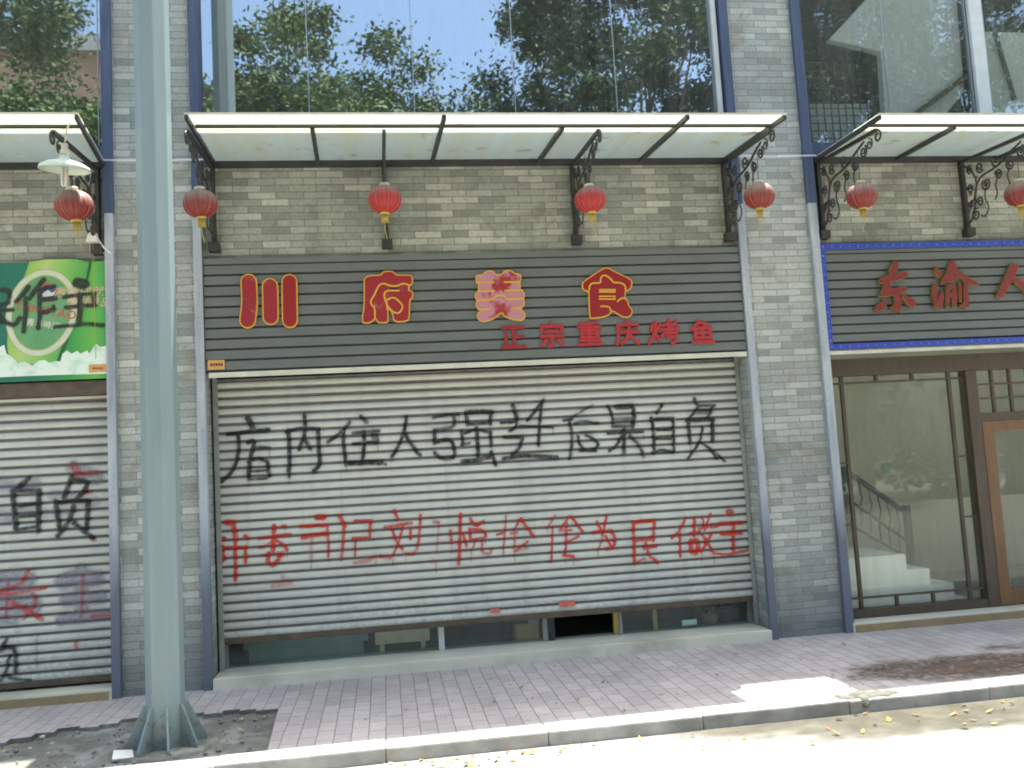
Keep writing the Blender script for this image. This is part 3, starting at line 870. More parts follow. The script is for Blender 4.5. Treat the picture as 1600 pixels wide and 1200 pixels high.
# left shop's closed shutter and the middle one
shL, zsL, ysL = make_shutter(-PB + XL + .03, -PB + XR - .012, 0.10 + .055, 0.155 + 32 * PITCH, 0.17, bld, "closed ribbed shutter with overpainted black and red graffiti")
ZB = 0.352
shM, zsM, ysM = make_shutter(XL + .045, XR - .03, ZB, ZB + 29 * PITCH, 0.23, bld, "ribbed pale shutter raised a little, black and red graffiti lines across it")
mb = MB(); mb.quadbox(-PB + XL + .004, -PB + XR - .004, .012, .16, 2.43, 2.545, 0, .005); mb.build("shutter_box", MT['bar'], bld)

GX = np.arange(XL + .05, XR - .04, 0.0055)
YM = 0.226
A = ((330, 600), 3.5556)
blackA = [
 ([(205, 190), (235, 245)], 32), ([(90, 280), (200, 265), (320, 255)], 22), ([(150, 290), (155, 360), (140, 440), (110, 500), (60, 540)], 22),
 ([(205, 325), (235, 315), (240, 345), (220, 400), (208, 515)], 24), ([(240, 352), (325, 352)], 16), ([(210, 430), (260, 410), (310, 430)], 20), ([(312, 430), (325, 510)], 22), ([(215, 485), (310, 480)], 14), ([(205, 532), (310, 526)], 12),
 ([(520, 172), (522, 245), (515, 300), (488, 362)], 22), ([(430, 260), (437, 340), (433, 480)], 24), ([(415, 268), (500, 245), (595, 250)], 18), ([(595, 250), (598, 350), (608, 450), (570, 482)], 24), ([(515, 300), (552, 360)], 22), ([(434, 500), (434, 515)], 18),
 ([(770, 212), (735, 260), (650, 322)], 20), ([(735, 262), (735, 345), (748, 450)], 22), ([(830, 183), (866, 215)], 22), ([(790, 272), (930, 260)], 18), ([(850, 265), (850, 350), (842, 430)], 22), ([(788, 335), (925, 320)], 18), ([(905, 270), (915, 320)], 40, .7), ([(760, 440), (850, 436), (945, 436)], 30), ([(940, 440), (972, 447)], 14),
 ([(1085, 183), (1075, 260), (1040, 350), (1005, 402)], 20), ([(1070, 258), (1100, 322), (1160, 397)], 22),
 ([(1235, 188), (1290, 172), (1375, 170)], 20, .85), ([(1345, 175), (1355, 228), (1320, 250), (1240, 258)], 22, .8), ([(1240, 260), (1242, 330)], 22), ([(1242, 328), (1300, 308), (1335, 315), (1357, 380), (1340, 415), (1280, 415), (1240, 385)], 22),
 ([(1415, 160), (1490, 155), (1562, 158)], 26), ([(1415, 165), (1425, 225)], 24), ([(1556, 160), (1550, 220)], 24), ([(1425, 222), (1550, 218)], 18),
 ([(1390, 262), (1400, 338)], 20), ([(1400, 275), (1475, 252), (1550, 270)], 18), ([(1550, 268), (1555, 340)], 20), ([(1475, 245), (1480, 330), (1482, 402)], 24), ([(1390, 337), (1435, 330)], 16), ([(1395, 432), (1470, 425), (1545, 405)], 26), ([(1555, 380), (1582, 448)], 22)]
B = ((740, 600), 3.5556)
blackB = [
 ([(215, 118), (240, 192)], 24), ([(155, 216), (240, 212)], 18), ([(240, 214), (235, 245), (200, 262)], 18), ([(172, 297), (215, 297), (272, 296)], 20), ([(270, 300), (255, 360), (215, 392)], 20), ([(165, 415), (240, 402), (300, 400), (460, 408)], 24),
 ([(388, 88), (360, 130), (300, 202)], 20), ([(378, 110), (366, 200), (360, 342)], 20), ([(255, 235), (340, 234), (440, 243)], 15),
 ([(660, 120), (600, 150), (540, 192)], 14, .7), ([(500, 202), (545, 196)], 18), ([(530, 205), (550, 300), (535, 415)], 20, .9), ([(565, 217), (610, 205), (692, 220)], 18, .85), ([(578, 290), (592, 350), (640, 378), (692, 350), (682, 312), (620, 285)], 18), ([(590, 372), (680, 370)], 14), ([(600, 268), (660, 268)], 22, .35),
 ([(745, 125), (765, 165), (775, 230)], 20), ([(795, 128), (880, 122)], 34, .8), ([(880, 120), (890, 180), (880, 235)], 26), ([(785, 200), (880, 195)], 24, .7), ([(770, 235), (885, 235)], 20), ([(745, 275), (940, 268)], 16), ([(835, 240), (832, 378)], 24), ([(820, 290), (790, 350), (752, 372)], 18), ([(868, 290), (920, 340), (942, 402)], 22, .85),
 ([(1046, 113), (1015, 162)], 18), ([(985, 190), (1000, 290), (1000, 382)], 22), ([(985, 197), (1100, 190)], 20), ([(1105, 190), (1110, 377)], 20), ([(1018, 257), (1092, 255)], 16), ([(1008, 305), (1092, 306)], 16), ([(993, 382), (1040, 365), (1107, 377)], 18),
 ([(1222, 83), (1242, 122)], 20), ([(1240, 122), (1337, 120)], 18), ([(1235, 155), (1305, 155)], 38, .6), ([(1325, 125), (1300, 192)], 20), ([(1240, 130), (1190, 202)], 18), ([(1183, 206), (1260, 200), (1330, 200)], 24), ([(1190, 206), (1200, 322)], 24), ([(1325, 205), (1325, 312)], 26), ([(1270, 238), (1255, 322), (1190, 412)], 16), ([(1255, 322), (1330, 375), (1390, 427)], 16), ([(1300, 352), (1350, 417)], 14)]
Cc = ((330, 780), 3.5556)
redC = [
 ([(88, 130), (122, 134)], 34), ([(125, 150), (137, 205)], 28), ([(35, 231), (75, 217)], 22), ([(190, 205), (205, 218)], 22), ([(65, 262), (62, 342)], 22), ([(65, 268), (190, 266)], 18), ([(190, 266), (192, 348)], 20), ([(135, 200), (135, 330), (137, 445)], 20), ([(28, 325), (65, 325)], 40, .8),
 ([(350, 150), (345, 282)], 24), ([(395, 150), (412, 150)], 16), ([(265, 217), (350, 208), (440, 196)], 16), ([(345, 225), (315, 255), (272, 272)], 12, .7), ([(352, 222), (405, 255), (422, 282)], 18), ([(322, 300), (312, 335), (332, 367), (362, 358), (387, 308)], 24), ([(285, 312), (402, 290)], 12, .6),
 ([(592, 100), (625, 100)], 32), ([(500, 151), (580, 147), (640, 145)], 18), ([(512, 211), (560, 200), (640, 193)], 24), ([(645, 150), (650, 220), (650, 315)], 16, .75), ([(560, 222), (556, 345)], 18, .35),
 ([(713, 95), (742, 152)], 22), ([(740, 130), (735, 200), (725, 332)], 18, .85), ([(800, 121), (890, 120)], 16), ([(885, 120), (880, 217)], 18), ([(788, 216), (876, 213)], 16), ([(800, 215), (800, 312)], 14, .8), ([(800, 350), (860, 346), (912, 318)], 20, .55),
 ([(1018, 65), (1036, 112)], 18), ([(966, 156), (1110, 130)], 18), ([(1003, 155), (1030, 240), (1062, 275)], 16), ([(1066, 150), (1040, 240), (1010, 312)], 14), ([(1106, 172), (1106, 217)], 16), ([(1162, 85), (1157, 200), (1140, 302), (1080, 302)], 16, .8), ([(938, 318), (992, 326)], 22, .6),
 ([(1236, 124), (1262, 128)], 18, .8), ([(1264, 132), (1254, 295)], 10, .45), ([(1230, 340), (1250, 355)], 18, .3),
 ([(1330, 178), (1335, 242)], 16), ([(1385, 83), (1380, 220), (1375, 360)], 20), ([(1400, 200), (1416, 255)], 16), ([(1438, 110), (1470, 152), (1512, 125)], 18), ([(1437, 165), (1440, 228)], 18), ([(1440, 168), (1515, 170), (1526, 207)], 18), ([(1440, 226), (1522, 210)], 14), ([(1465, 238), (1440, 295)], 12, .6), ([(1505, 225), (1502, 300), (1550, 306), (1556, 278)], 16, .65),
 ([(345, 478), (440, 462)], 26, .4), ([(400, 430), (415, 455)], 22, .35)]
Dd = ((740, 780), 3.5556)
redD = [
 ([(128, 196), (170, 186)], 12), ([(180, 93), (170, 190), (165, 312)], 12, .8), ([(258, 105), (215, 192)], 12, .8), ([(262, 108), (300, 160), (332, 207)], 18), ([(230, 190), (224, 292)], 12, .7), ([(300, 235), (235, 287)], 14, .8), ([(222, 290), (300, 272)], 12, .5), ([(205, 190), (240, 186)], 14, .8),
 ([(452, 90), (408, 162)], 14, .8), ([(436, 160), (430, 345)], 14, .8), ([(530, 95), (478, 172)], 14, .9), ([(542, 98), (605, 182)], 16), ([(516, 135), (510, 300)], 16, .85), ([(582, 205), (510, 242)], 14), ([(500, 310), (550, 316)], 18), ([(480, 172), (540, 170)], 14), ([(560, 330), (585, 335)], 22, .3),
 ([(683, 123), (706, 172)], 16), ([(737, 88), (716, 202)], 16), ([(663, 186), (700, 180), (760, 175)], 18), ([(760, 176), (786, 205), (780, 262), (738, 275)], 20), ([(716, 210), (688, 285)], 12, .6), ([(730, 202), (757, 252)], 16),
 ([(887, 130), (888, 240), (892, 352)], 20), ([(885, 131), (940, 122), (1002, 120)], 20), ([(1002, 122), (996, 228)], 18), ([(893, 230), (1000, 220)], 16), ([(900, 355), (950, 328)], 14, .7), ([(953, 243), (970, 310), (1020, 352)], 18), ([(948, 272), (1012, 260)], 20),
 ([(1177, 103), (1140, 180), (1100, 217)], 14), ([(1146, 190), (1146, 315)], 16), ([(1226, 103), (1222, 202)], 18), ([(1196, 192), (1255, 180)], 16), ([(1205, 232), (1246, 227), (1240, 297), (1202, 290), (1205, 232)], 28), ([(1270, 108), (1282, 172)], 14, .8), ([(1312, 80), (1282, 162)], 14), ([(1322, 188), (1262, 292)], 16), ([(1270, 198), (1332, 302)], 16), ([(1250, 165), (1300, 155)], 14),
 ([(1412, 70), (1428, 71)], 32), ([(1370, 136), (1490, 130)], 22), ([(1378, 192), (1482, 189)], 22), ([(1440, 140), (1440, 292)], 22), ([(1330, 298), (1400, 307), (1460, 295), (1522, 284)], 14), ([(1318, 152), (1352, 148)], 20)]
_over = [(q_, w_ * 1.6, .16) for q_, w_, k_ in px_strokes(A[0], A[1], YM, blackA, 24, 0) + px_strokes(B[0], B[1], YM, blackB, 24, 0)]
cov = stroke_cov(GX, zsM, _over, .03)
cov = np.maximum(cov, stroke_cov(GX, zsM, px_strokes(A[0], A[1], YM, blackA, 20, .3) + px_strokes(B[0], B[1], YM, blackB, 20, .3), 0.0065))
o = cov_mesh("graffiti_line", GX, zsM, 0.23 + ysM - 0.0075, cov * .92, MT['paint_k'], shM, dent=True); o["label"] = "black sprayed row of large handwritten Chinese characters"
_over = [(q_, w_ * 1.5, .13) for q_, w_, k_ in px_strokes(Cc[0], Cc[1], YM, redC, 22, 0) + px_strokes(Dd[0], Dd[1], YM, redD, 22, 0)]
cov = stroke_cov(GX, zsM, _over, .03)
cov = np.maximum(cov, stroke_cov(GX, zsM, px_strokes(Cc[0], Cc[1], YM, redC, 18, .35) + px_strokes(Dd[0], Dd[1], YM, redD, 18, .35), 0.0065))
o = cov_mesh("graffiti_line", GX, zsM, 0.23 + ysM - 0.0075, cov * .9, MT['paint_r'], shM, dent=True); o["label"] = "red sprayed row of handwritten Chinese characters"
for i, (xa, xb, za, zb) in enumerate(((-.073, .009, .385, .425), (.537, .678, .392, .440))):
    s = MB(); s.quadbox(xa, xb, .2035, .2055, za, zb); s.build("sticker", MT['sticker'], shM)
LX = np.arange(-PB + .8, -PB + XR - .02, 0.008)
LC = ((0, 700), 2.8583)
lblack = [([(130, 138), (70, 192)], 20), ([(62, 190), (68, 280), (75, 362)], 22), ([(70, 190), (180, 190)], 18), ([(178, 190), (177, 280), (173, 367)], 22), ([(90, 257), (170, 247)], 14), ([(85, 307), (165, 302)], 14), ([(73, 366), (165, 350)], 14),
 ([(322, 128), (290, 222)], 20), ([(330, 140), (395, 148), (385, 180), (345, 227)], 20), ([(253, 240), (262, 300), (268, 362)], 20), ([(258, 246), (330, 236), (395, 236)], 18), ([(395, 238), (385, 362)], 20), ([(332, 258), (312, 330), (258, 394)], 20), ([(333, 335), (412, 402)], 20),
 ([(30, 855), (5, 905)], 16), ([(0, 900), (45, 885), (72, 900), (72, 1000)], 16), ([(45, 930), (30, 1010), (0, 1038)], 14), ([(20, 1012), (60, 1030), (140, 1036)], 12), ([(170, 840), (165, 970)], 9, .4),
 ([(-120, 190), (-100, 360)], 22), ([(-120, 200), (-30, 190)], 20)]
lred = [([(125, 550), (110, 602), (0, 642)], 16, .6), ([(202, 625), (110, 640), (0, 655)], 12, .7), ([(150, 650), (165, 700), (110, 762)], 16, .6), ([(60, 690), (190, 765)], 18, .8), ([(40, 600), (30, 760)], 12, .5), ([(0, 720), (120, 700)], 12, .5), ([(370, 560), (365, 750)], 12, .5), ([(410, 750), (490, 742)], 14, .6), ([(330, 75), (350, 110)], 30, .5), ([(340, 120), (430, 110)], 22, .45), ([(360, 200), (405, 195)], 18, .6), ([(340, 870), (345, 888)], 16, .6), ([(405, 395), (425, 412)], 14, .7), ([(-200, 620), (-20, 640)], 18, .6)]
llil = [([(290, 595), (350, 570), (430, 585)], 70, .8), ([(360, 550), (370, 750)], 60, .8), ([(300, 680), (455, 665)], 55, .8), ([(275, 768), (480, 745)], 44, .8), ([(20, 600), (110, 590)], 90, .7), ([(0, 680), (140, 700)], 90, .7), ([(0, 760), (60, 765)], 50, .7), ([(330, 90), (430, 130)], 60, .7), ([(60, 180), (160, 160)], 50, .5), ([(240, 210), (420, 245)], 50, .5), ([(100, 270), (200, 290)], 44, .45), ([(0, 300), (40, 310)], 60, .5), ([(250, 285), (330, 270)], 50, .4), ([(0, 160), (50, 170)], 60, .5)]
YL = 0.166
for lst, soft, mt_, dy, lb in ((llil, .03, 'paint_lilac', -.006, "lilac-grey paint smeared over older red characters"), (lred, .010, 'paint_r', -.0085, "faint red sprayed character strokes, half painted out"), (lblack, .009, 'paint_k', -.011, "black sprayed handwritten characters on the left shutter")):
    cov = stroke_cov(LX, zsL, px_strokes(LC[0], LC[1], YL, lst, 18, .1), soft)
    o = cov_mesh("graffiti_line", LX, zsL, 0.17 + ysL + dy + .001, cov * .9, MT[mt_], shL, dent=True); o["label"] = lb

# middle shop: glass front behind the half-closed shutter
sf = MB()
sf.quadbox(-2.36, 2.36, .30, .35, 2.45, 2.52)
front = sf.build("glass_shopfront", MT['alu'], bld)
for xa, xb in ((-2.36, -2.30), (-.53, -.48), (1.09, 1.12), (2.31, 2.36), (.395, .438)):
    sf = MB(); sf.quadbox(xa, xb, .30, .35, .093, 2.449); sf.build("frame_post", MT['alu'] if xa == -.53 else MT['rail'], front)
for xa, xb in ((-2.299, -.531), (-.479, .394), (1.121, 2.309)):
    p = MB(); p.quadbox(xa, xb, .322, .330, .095, 2.49); p.build("pane", MT['glass_dark'], front)
p = MB(); p.quadbox(.44, .50, .295, .309, .10, 2.2); p.quadbox(.46, .48, .28, .295, .10, .15); p.build("door_edge", MT['beam'], front)
p = MB(); p.quadbox(1.045, 1.088, .31, .35, .093, 2.4); p.quadbox(1.42, 1.46, .345, .375, .093, 2.4); p.build("yellow_bar", MT['yellowp'], front)
p = MB(); p.quadbox(-2.3, 2.3, 3.2, 3.3, 0.075, 3.9); p.build("shop_back_wall", MT['indark'], bld)

tc = MB(); tc.quadbox(-2.16, -1.18, .46, 1.1, .072, .20, 0, .01); tc.quadbox(-2.2, -1.14, .42, 1.12, .202, .30, 0, .008)
tag(tc.build("low_counter", MT['teal']), "dark teal low counter behind the shop glass, under the raised shutter", "counter")
cbb = MB(); cbb.quadbox(-1.08, -.60, .42, .8, .16, .42, 0, .006); cbb.quadbox(-1.04, -1.0, .46, .5, .072, .159); cbb.quadbox(-.68, -.64, .46, .5, .072, .159)
tag(cbb.build("display_box", MT['cream']), "cream box on short legs behind the shop glass", "box")
bx_ = MB(); bx_.quadbox(.17, .38, .42, .64, .072, .24, 0, .004); bx_.quadbox(.172, .275, .345, .419, .235, .242); 
t_ = thing("cardboard_box", "open brown cardboard box just inside the shop glass", "box", (0, 0, 0))
bx_.build("carton", MT['card'], t_)
fl_ = MB(); fl_.prism([(.275, .242), (.38, .242), (.39, .31), (.29, .31)], .42, .426); fl_.build("flap", mat("pale_blue_card", (.3, .42, .5), None, 5, .7), t_)
mc = MB(); mc.quadbox(1.68, 1.82, .314, .319, .12, .17, 0, .002)
tag(mc.build("mint_card", MT['mint']), "small mint green card stuck low on the shop glass", "card")
pt = thing("potted_plant", "small leafy plant in a pot behind the right shop glass", "plant", (2.05, .6, .072))
q = MB(); q.lathe([(.0, 0), (.06, 0), (.08, .09), (.07, .09), (.0, .085)], 16); q.build("pot", MT['card'], pt)
q = MB()
for k in range(70):
    a = random.uniform(0, 6.28); r = random.uniform(.0, .13); z = .1 + random.uniform(0, .13)
    d = Vector((math.cos(a), math.sin(a), random.uniform(-.3, .6))).normalized() * .05
    c = Vector((math.cos(a) * r, math.sin(a) * r, z)); s = d.orthogonal().normalized() * .018
    q.face([c - s, c + d * .5 - s * 1.4, c + d, c + s])
q.build("leaves", MT['leaf'], pt)

# right shop: wooden shopfront
YW = 0.15
ws = MB()
ws.quadbox(3.185, 7.86, .11, .22, 2.31, 2.47, 0, .004)
ws.quadbox(4.585, 4.70, .10, .22, .10, 2.31, 0, .004)
ws.quadbox(4.70, 6.3, .115, .20, 1.82, 1.90, 0, .003)
ws.quadbox(3.185, 4.585, .11, .22, .087, .165, 0, .004)
ws.quadbox(6.25, 6.36, .10, .22, .10, 2.31, 0, .004)
ws.quadbox(6.36, 7.86, .11, .22, .087, .165, 0, .004)
wsf = ws.build("wooden_shopfront", MT['woodd'], bld)
mm = MB()
def mun(x0, x1, z0, z1): mm.quadbox(x0, x1, .145, .175, z0, z1)
for xx in (3.345, 4.44): mun(xx - .016, xx + .016, .166, 2.309)
for zz in (2.245, .262):
    mm.quadbox(3.186, 4.584, .142, .178, zz - .009, zz + .009)
for xx in (3.70, 4.065):
    mun(xx - .014, xx + .014, 2.255, 2.309)
    mm.quadbox(xx - .014, xx + .014, .145, .175, .166, .252)
for xx in (3.70, 4.065): mm.quadbox(xx - .016, xx + .016, .1455, .1755, 2.1, 2.244) if False else None
for zz in (1.50, .93): mm.quadbox(4.457, 4.584, .147, .173, zz - .008, zz + .008); mm.quadbox(3.186, 3.328, .147, .173, zz - .008, zz + .008)
for k in range(1, 8): mm.quadbox(4.70 + k * .19 - .014, 4.70 + k * .19 + .014, .145, .175, 1.901, 2.309)
for zz in (2.04, 2.175): mm.quadbox(4.701, 6.249, .142, .178, zz - .008, zz + .008)
for xx in (6.62, 7.6): mun(xx - .016, xx + .016, .166, 2.309)
mm.build("muntins", MT['woodd'], wsf)
for xa, xb, za, zb in ((3.187, 4.584, .167, 2.308), (4.702, 6.248, 1.902, 2.308), (6.362, 7.858, .167, 2.308)):
    p = MB(); p.quadbox(xa, xb, .157, .164, za, zb); p.build("pane", MT['glass_shop'], wsf)
for xa, xb in ((4.712, 5.46), (5.47, 6.24)):
    p = MB()
    p.quadbox(xa, xa + .115, .11, .165, .10, 1.815, 0, .004); p.quadbox(xb - .115, xb, .11, .165, .10, 1.815, 0, .004)
    p.quadbox(xa + .115, xb - .115, .112, .163, 1.72, 1.815, 0, .003); p.quadbox(xa + .115, xb - .115, .112, .163, .10, .24, 0, .003)
    p.quadbox(xa + .115, xb - .115, .135, .142, .24, 1.72, 1)
    p.build("door", [MT['woodo'], MT['glass_shop']], wsf)
p = MB(); p.quadbox(2.9, 8.3, 2.6, 2.7, .07, 3.95); p.build("shop_back_wall", MT['plaster'], bld)
p = MB(); p.quadbox(2.88, 2.94, .44, 2.59, .07, 3.95); p.build("shop_side_wall", MT['plaster'], bld)
# stair inside the right shop
stp = MB()
xs_ = [2.95, 4.42, 4.70, 4.97, 5.2]; zt = [.50, .32, .15, .10]
polyS = [(2.95, .075), (2.95, .61), (3.90, .61), (3.90, .462), (4.13, .462), (4.13, .312), (4.365, .312), (4.365, .165), (4.49, .165), (4.49, .075)]
stp.prism(polyS, .28, 1.3)
stair = stp.build("stair_flight", mat("white_stair_tile", (0.88, 0.89, 0.84), (0.82, 0.83, 0.78), 4, 0.5), bld)
rl = MB()
rl.tube([(3.85, 1.2, 1.42), (4.5, 1.2, .93)], .03, 8); rl.tube([(3.85, 1.2, 1.12), (4.5, 1.2, .62)], .016, 6); rl.tube([(3.85, 1.2, .85), (4.4, 1.2, .5)], .014, 6)
for xx, zz in ((4.52, 1.0), (3.87, 1.45)): rl.quadbox(xx - .03, xx + .03, 1.17, 1.23, .29, zz)
for k in range(5):
    xx = 4.0 + k * .1; z = 1.32 - (xx - 3.98) * .76
    rl.tube([(xx, 1.2, z - .5), (xx, 1.2, z - .3), (xx + .03, 1.2, z - .2), (xx, 1.2, z)], .008, 5)
rl.build("stair_railing", MT['iron'], stair)
p = MB(); p.quadbox(3.95, 4.45, 2.55, 2.598, .5, 1.95); p.quadbox(4.45, 4.52, 2.54, 2.598, .49, 2.0); p.build("inner_doorway", MT['woodd'], bld)
p = MB(); p.quadbox(5.12, 5.22, 2.585, 2.598, 1.30, 1.43); p.build("switch_plate", MT['mint'], bld)

# upstairs: what shows through the glass
p = MB(); p.prism([(4.70, 4.86), (4.93, 5.10), (4.96, 6.5), (4.45, 6.5), (3.55, 5.62), (4.08, 5.5), (4.05, 4.7)], .16, .24); p.build("stair_soffit", MT['plasterw'], bld)
p = MB(); p.prism([(4.2, 4.72), (4.96, 5.22), (4.96, 5.28), (4.2, 4.78)], .11, .15); p.build("upstairs_handrail", MT['woodd'], bld)
p = MB(); p.quadbox(3.2, 4.02, .36, .40, 4.5, 5.05); p.build("lattice_backdrop", MT['plasterw'], bld)  # pale panel added to give the lattice a lighter background
p = MB(); p.quadbox(5.12, 7.8, .16, .22, 4.47, 5.72); p.build("upstairs_partition", MT['plaster'], bld)
p = MB(); p.prism([(5.30, 5.70), (5.325, 5.70), (5.46, 5.0), (5.435, 5.0)], .11, .15); p.build("upstairs_brace", MT['woodd'], bld)
p = MB()
for k in range(9): p.quadbox(3.24 + k * .075, 3.249 + k * .075, .10, .11, 4.56, 5.25 + k * .03)
for k in range(11): p.quadbox(3.23, 3.85, .111, .118, 4.60 + k * .075, 4.608 + k * .075)
tag(p.build("window_lattice", MT['iron']), "dark wire lattice standing behind the upstairs glass on the right", "lattice")
p = MB(); p.prism([(-2.345, 4.54), (-2.17, 4.54), (-2.345, 5.45)], .10, .16)
p.quadbox(-2.36, -2.22, .25, .5, 4.46, 8.0); p.build("pale_column", MT['plasterw'], bld)

# ================================================================== SIGNS
def cladding(x0, x1, z0, z1, Y, n, parent, band=0.05):
    m_ = MB()
    m_.quadbox(x0, x1, Y + .012, Y + .04, z0, z1, 1)
    zt = z1
    m_.quadbox(x0, x1, Y, Y + .011, z1 - band, z1, 0)
    zt = z1 - band - .012
    ph = (zt - z0) / n
    for k in range(n):
        a = zt - (k + 1) * ph + (.018 if True else 0); b = zt - k * ph
        # each board leans a little so that its lower lip shades the groove
        m_.v += [(x0, Y - .003, a), (x1, Y - .003, a), (x1, Y + .004, b), (x0, Y + .004, b), (x0, Y + .011, a), (x1, Y + .011, a), (x1, Y + .011, b), (x0, Y + .011, b)]
        c = len(m_.v) - 8
        for qd in ((0, 1, 2, 3), (4, 7, 6, 5), (0, 4, 5, 1), (3, 2, 6, 7), (0, 3, 7, 4), (1, 5, 6, 2)):
            m_.f.append(tuple(c + i for i in qd)); m_.m.append(0); m_.s.append(False)
    return m_.build("cladding", [MT['signgrey'], MT['groove']], parent)

sign = thing("shop_sign", "dark grey ribbed shop sign with large red yellow-edged Chinese characters and a smaller red line", "sign", (0, -.02, 3.05))
def C2(o, base):   # parent while keeping world coordinates of the mesh data
    o.location = (-base[0], -base[1], -base[2]); return o
SB = (0, -.02, 3.05)
C2(cladding(XL + .006, XR - .006, 2.565, 3.53, -0.022, 10, sign), SB)
p = MB(); p.quadbox(XL + .03, XR - .01, -.03, .0, 2.52, 2.563, 0, .004); C2(p.build("bottom_lip", MT['lip'], sign), SB)
p = MB(); p.quadbox(-2.345, -2.21, -.032, -.0265, 2.588, 2.668, 0)
for k in range(5): p.quadbox(-2.325 + k * .021, -2.310 + k * .021, -.0335, -.0325, 2.617, 2.640, 1)
C2(p.build("plate", [MT['orange'], MT['ink']], sign), SB)

YS = -0.045
def px_poly(crop, s, pts, Y, sm=1):
    return chaikin([at(crop[0] + a / s, crop[1] + b / s, Y) for a, b in pts], sm)
def big_letter(crop, s, outlines, lines, holes, facemat):
    m_ = MB()
    for i, ol in enumerate(outlines):
        pl = ol if isinstance(ol[0][0], float) else px_poly(crop, s, ol, YS)
        m_.prism(pl, YS - .004 * 0, -.030, 0, 0)
        m_.prism(offset_poly(pl, .011), YS - .003, YS - .0005, 1, 1)
    for i, ln in enumerate(lines):
        q = [at(crop[0] + a / s, crop[1] + b / s, YS) for a, b in ln]
        if len(q) > 2: q = chaikin(q, 1, closed=False)
        m_.prism(ribbon(q, .014), YS - .007 - .0002 * i, YS - .0034, 0, 0)
    for h in holes:
        q = [at(crop[0] + a / s, crop[1] + b / s, YS) for a, b in h]
        m_.prism(q, YS - .0085, YS - .0036, 2, 2)
    return C2(m_.build("letter", [MT['yellow'], facemat, MT['groove']], sign), SB)
# first character: three bars
cr = (350, 410); s_ = 10.0
def bar(pts, wpx): return ribbon([at(cr[0] + a / s_, cr[1] + b / s_, YS) for a, b in chaikin(pts, 1, closed=False)], wpx / s_ / 172.0)
big_letter(cr, s_, [bar([(385, 300), (400, 560), (395, 700), (368, 905)], 236)], [], [], MT['redfade'])["label"] = "left curved bar of the first red character"
big_letter(cr, s_, [bar([(718, 365), (725, 600), (728, 855)], 232)], [], [], MT['redfade'])
big_letter(cr, s_, [bar([(1022, 300), (1025, 600), (1030, 905)], 228)], [], [], MT['red'])
big_letter((550, 410), 10.909, [[(170, 1020), (165, 900), (195, 800), (200, 450), (195, 300), (220, 250), (290, 213), (490, 213), (510, 165), (570, 143), (690, 143), (740, 180), (760, 208), (990, 203), (1042, 250), (1042, 350), (1010, 397), (978, 402), (978, 470), (1030, 480), (1052, 540), (1042, 600), (992, 650), (987, 960), (940, 1012), (760, 1027), (700, 985), (688, 900), (655, 830), (622, 800), (627, 1010), (600, 1034), (450, 1038), (412, 995), (402, 960), (385, 975), (350, 1015), (280, 1048), (190, 1038)]],
  [[(392, 965), (390, 770), (332, 730), (315, 660), (380, 560), (440, 420), (490, 370), (560, 362), (650, 405), (780, 405), (830, 370), (900, 362), (975, 390)], [(800, 482), (600, 482), (550, 520), (550, 600), (590, 680), (602, 805)], [(600, 640), (680, 600), (740, 610), (830, 690), (872, 760), (820, 852), (760, 870), (690, 840), (610, 750)], [(972, 402), (965, 472)]],
  [[(650, 430), (780, 430), (780, 462), (650, 462)]], MT['redfade'])
big_letter((730, 410), 11.43, [[(150, 350), (150, 250), (180, 215), (280, 210), (300, 170), (380, 138), (460, 143), (500, 190), (530, 210), (620, 200), (650, 150), (720, 133), (800, 138), (840, 190), (930, 195), (972, 230), (962, 330), (935, 350), (962, 400), (950, 480), (980, 500), (1030, 540), (1032, 620), (1002, 650), (1027, 690), (1032, 760), (1000, 812), (900, 822), (1000, 852), (1047, 910), (1037, 1000), (990, 1042), (900, 1047), (750, 1012), (650, 960), (612, 900), (540, 972), (420, 1042), (280, 1072), (210, 1042), (170, 972), (180, 890), (250, 850), (180, 830), (153, 780), (153, 710), (180, 680), (138, 640), (133, 570), (160, 525), (200, 515), (188, 460), (200, 390)]],
  [[(165, 365), (470, 358)], [(660, 355), (945, 350)], [(195, 515), (480, 510)], [(680, 505), (985, 495)], [(170, 676), (470, 665), (500, 612), (560, 587), (630, 587), (690, 622), (712, 660), (1005, 645)], [(195, 842), (400, 835)], [(810, 820), (965, 828)]], [], MT['redpink'])["label"] = "third large character, its red face faded to pink"
big_letter((900, 410), 12.0, [[(110, 490), (110, 390), (140, 345), (450, 140), (530, 93), (620, 98), (720, 160), (1000, 290), (1062, 350), (1052, 460), (985, 540), (932, 545), (927, 650), (980, 720), (992, 800), (1062, 880), (1064, 960), (1012, 1032), (900, 1042), (800, 990), (680, 912), (662, 950), (620, 1000), (480, 1042), (280, 1062), (248, 1040), (233, 700), (235, 552), (170, 542)]],
  [[(243, 525), (250, 440), (300, 387), (465, 390), (455, 310), (490, 250), (560, 245), (640, 300), (700, 382), (830, 380), (920, 430), (932, 535)], [(440, 515), (730, 515)], [(440, 553), (730, 553)], [(440, 640), (730, 640)], [(440, 687), (730, 687)], [(775, 735), (830, 680), (900, 665), (935, 695)], [(465, 825), (600, 825), (640, 870), (655, 935)]],
  [[(465, 652), (705, 652), (705, 675), (465, 675)]], MT['red'])

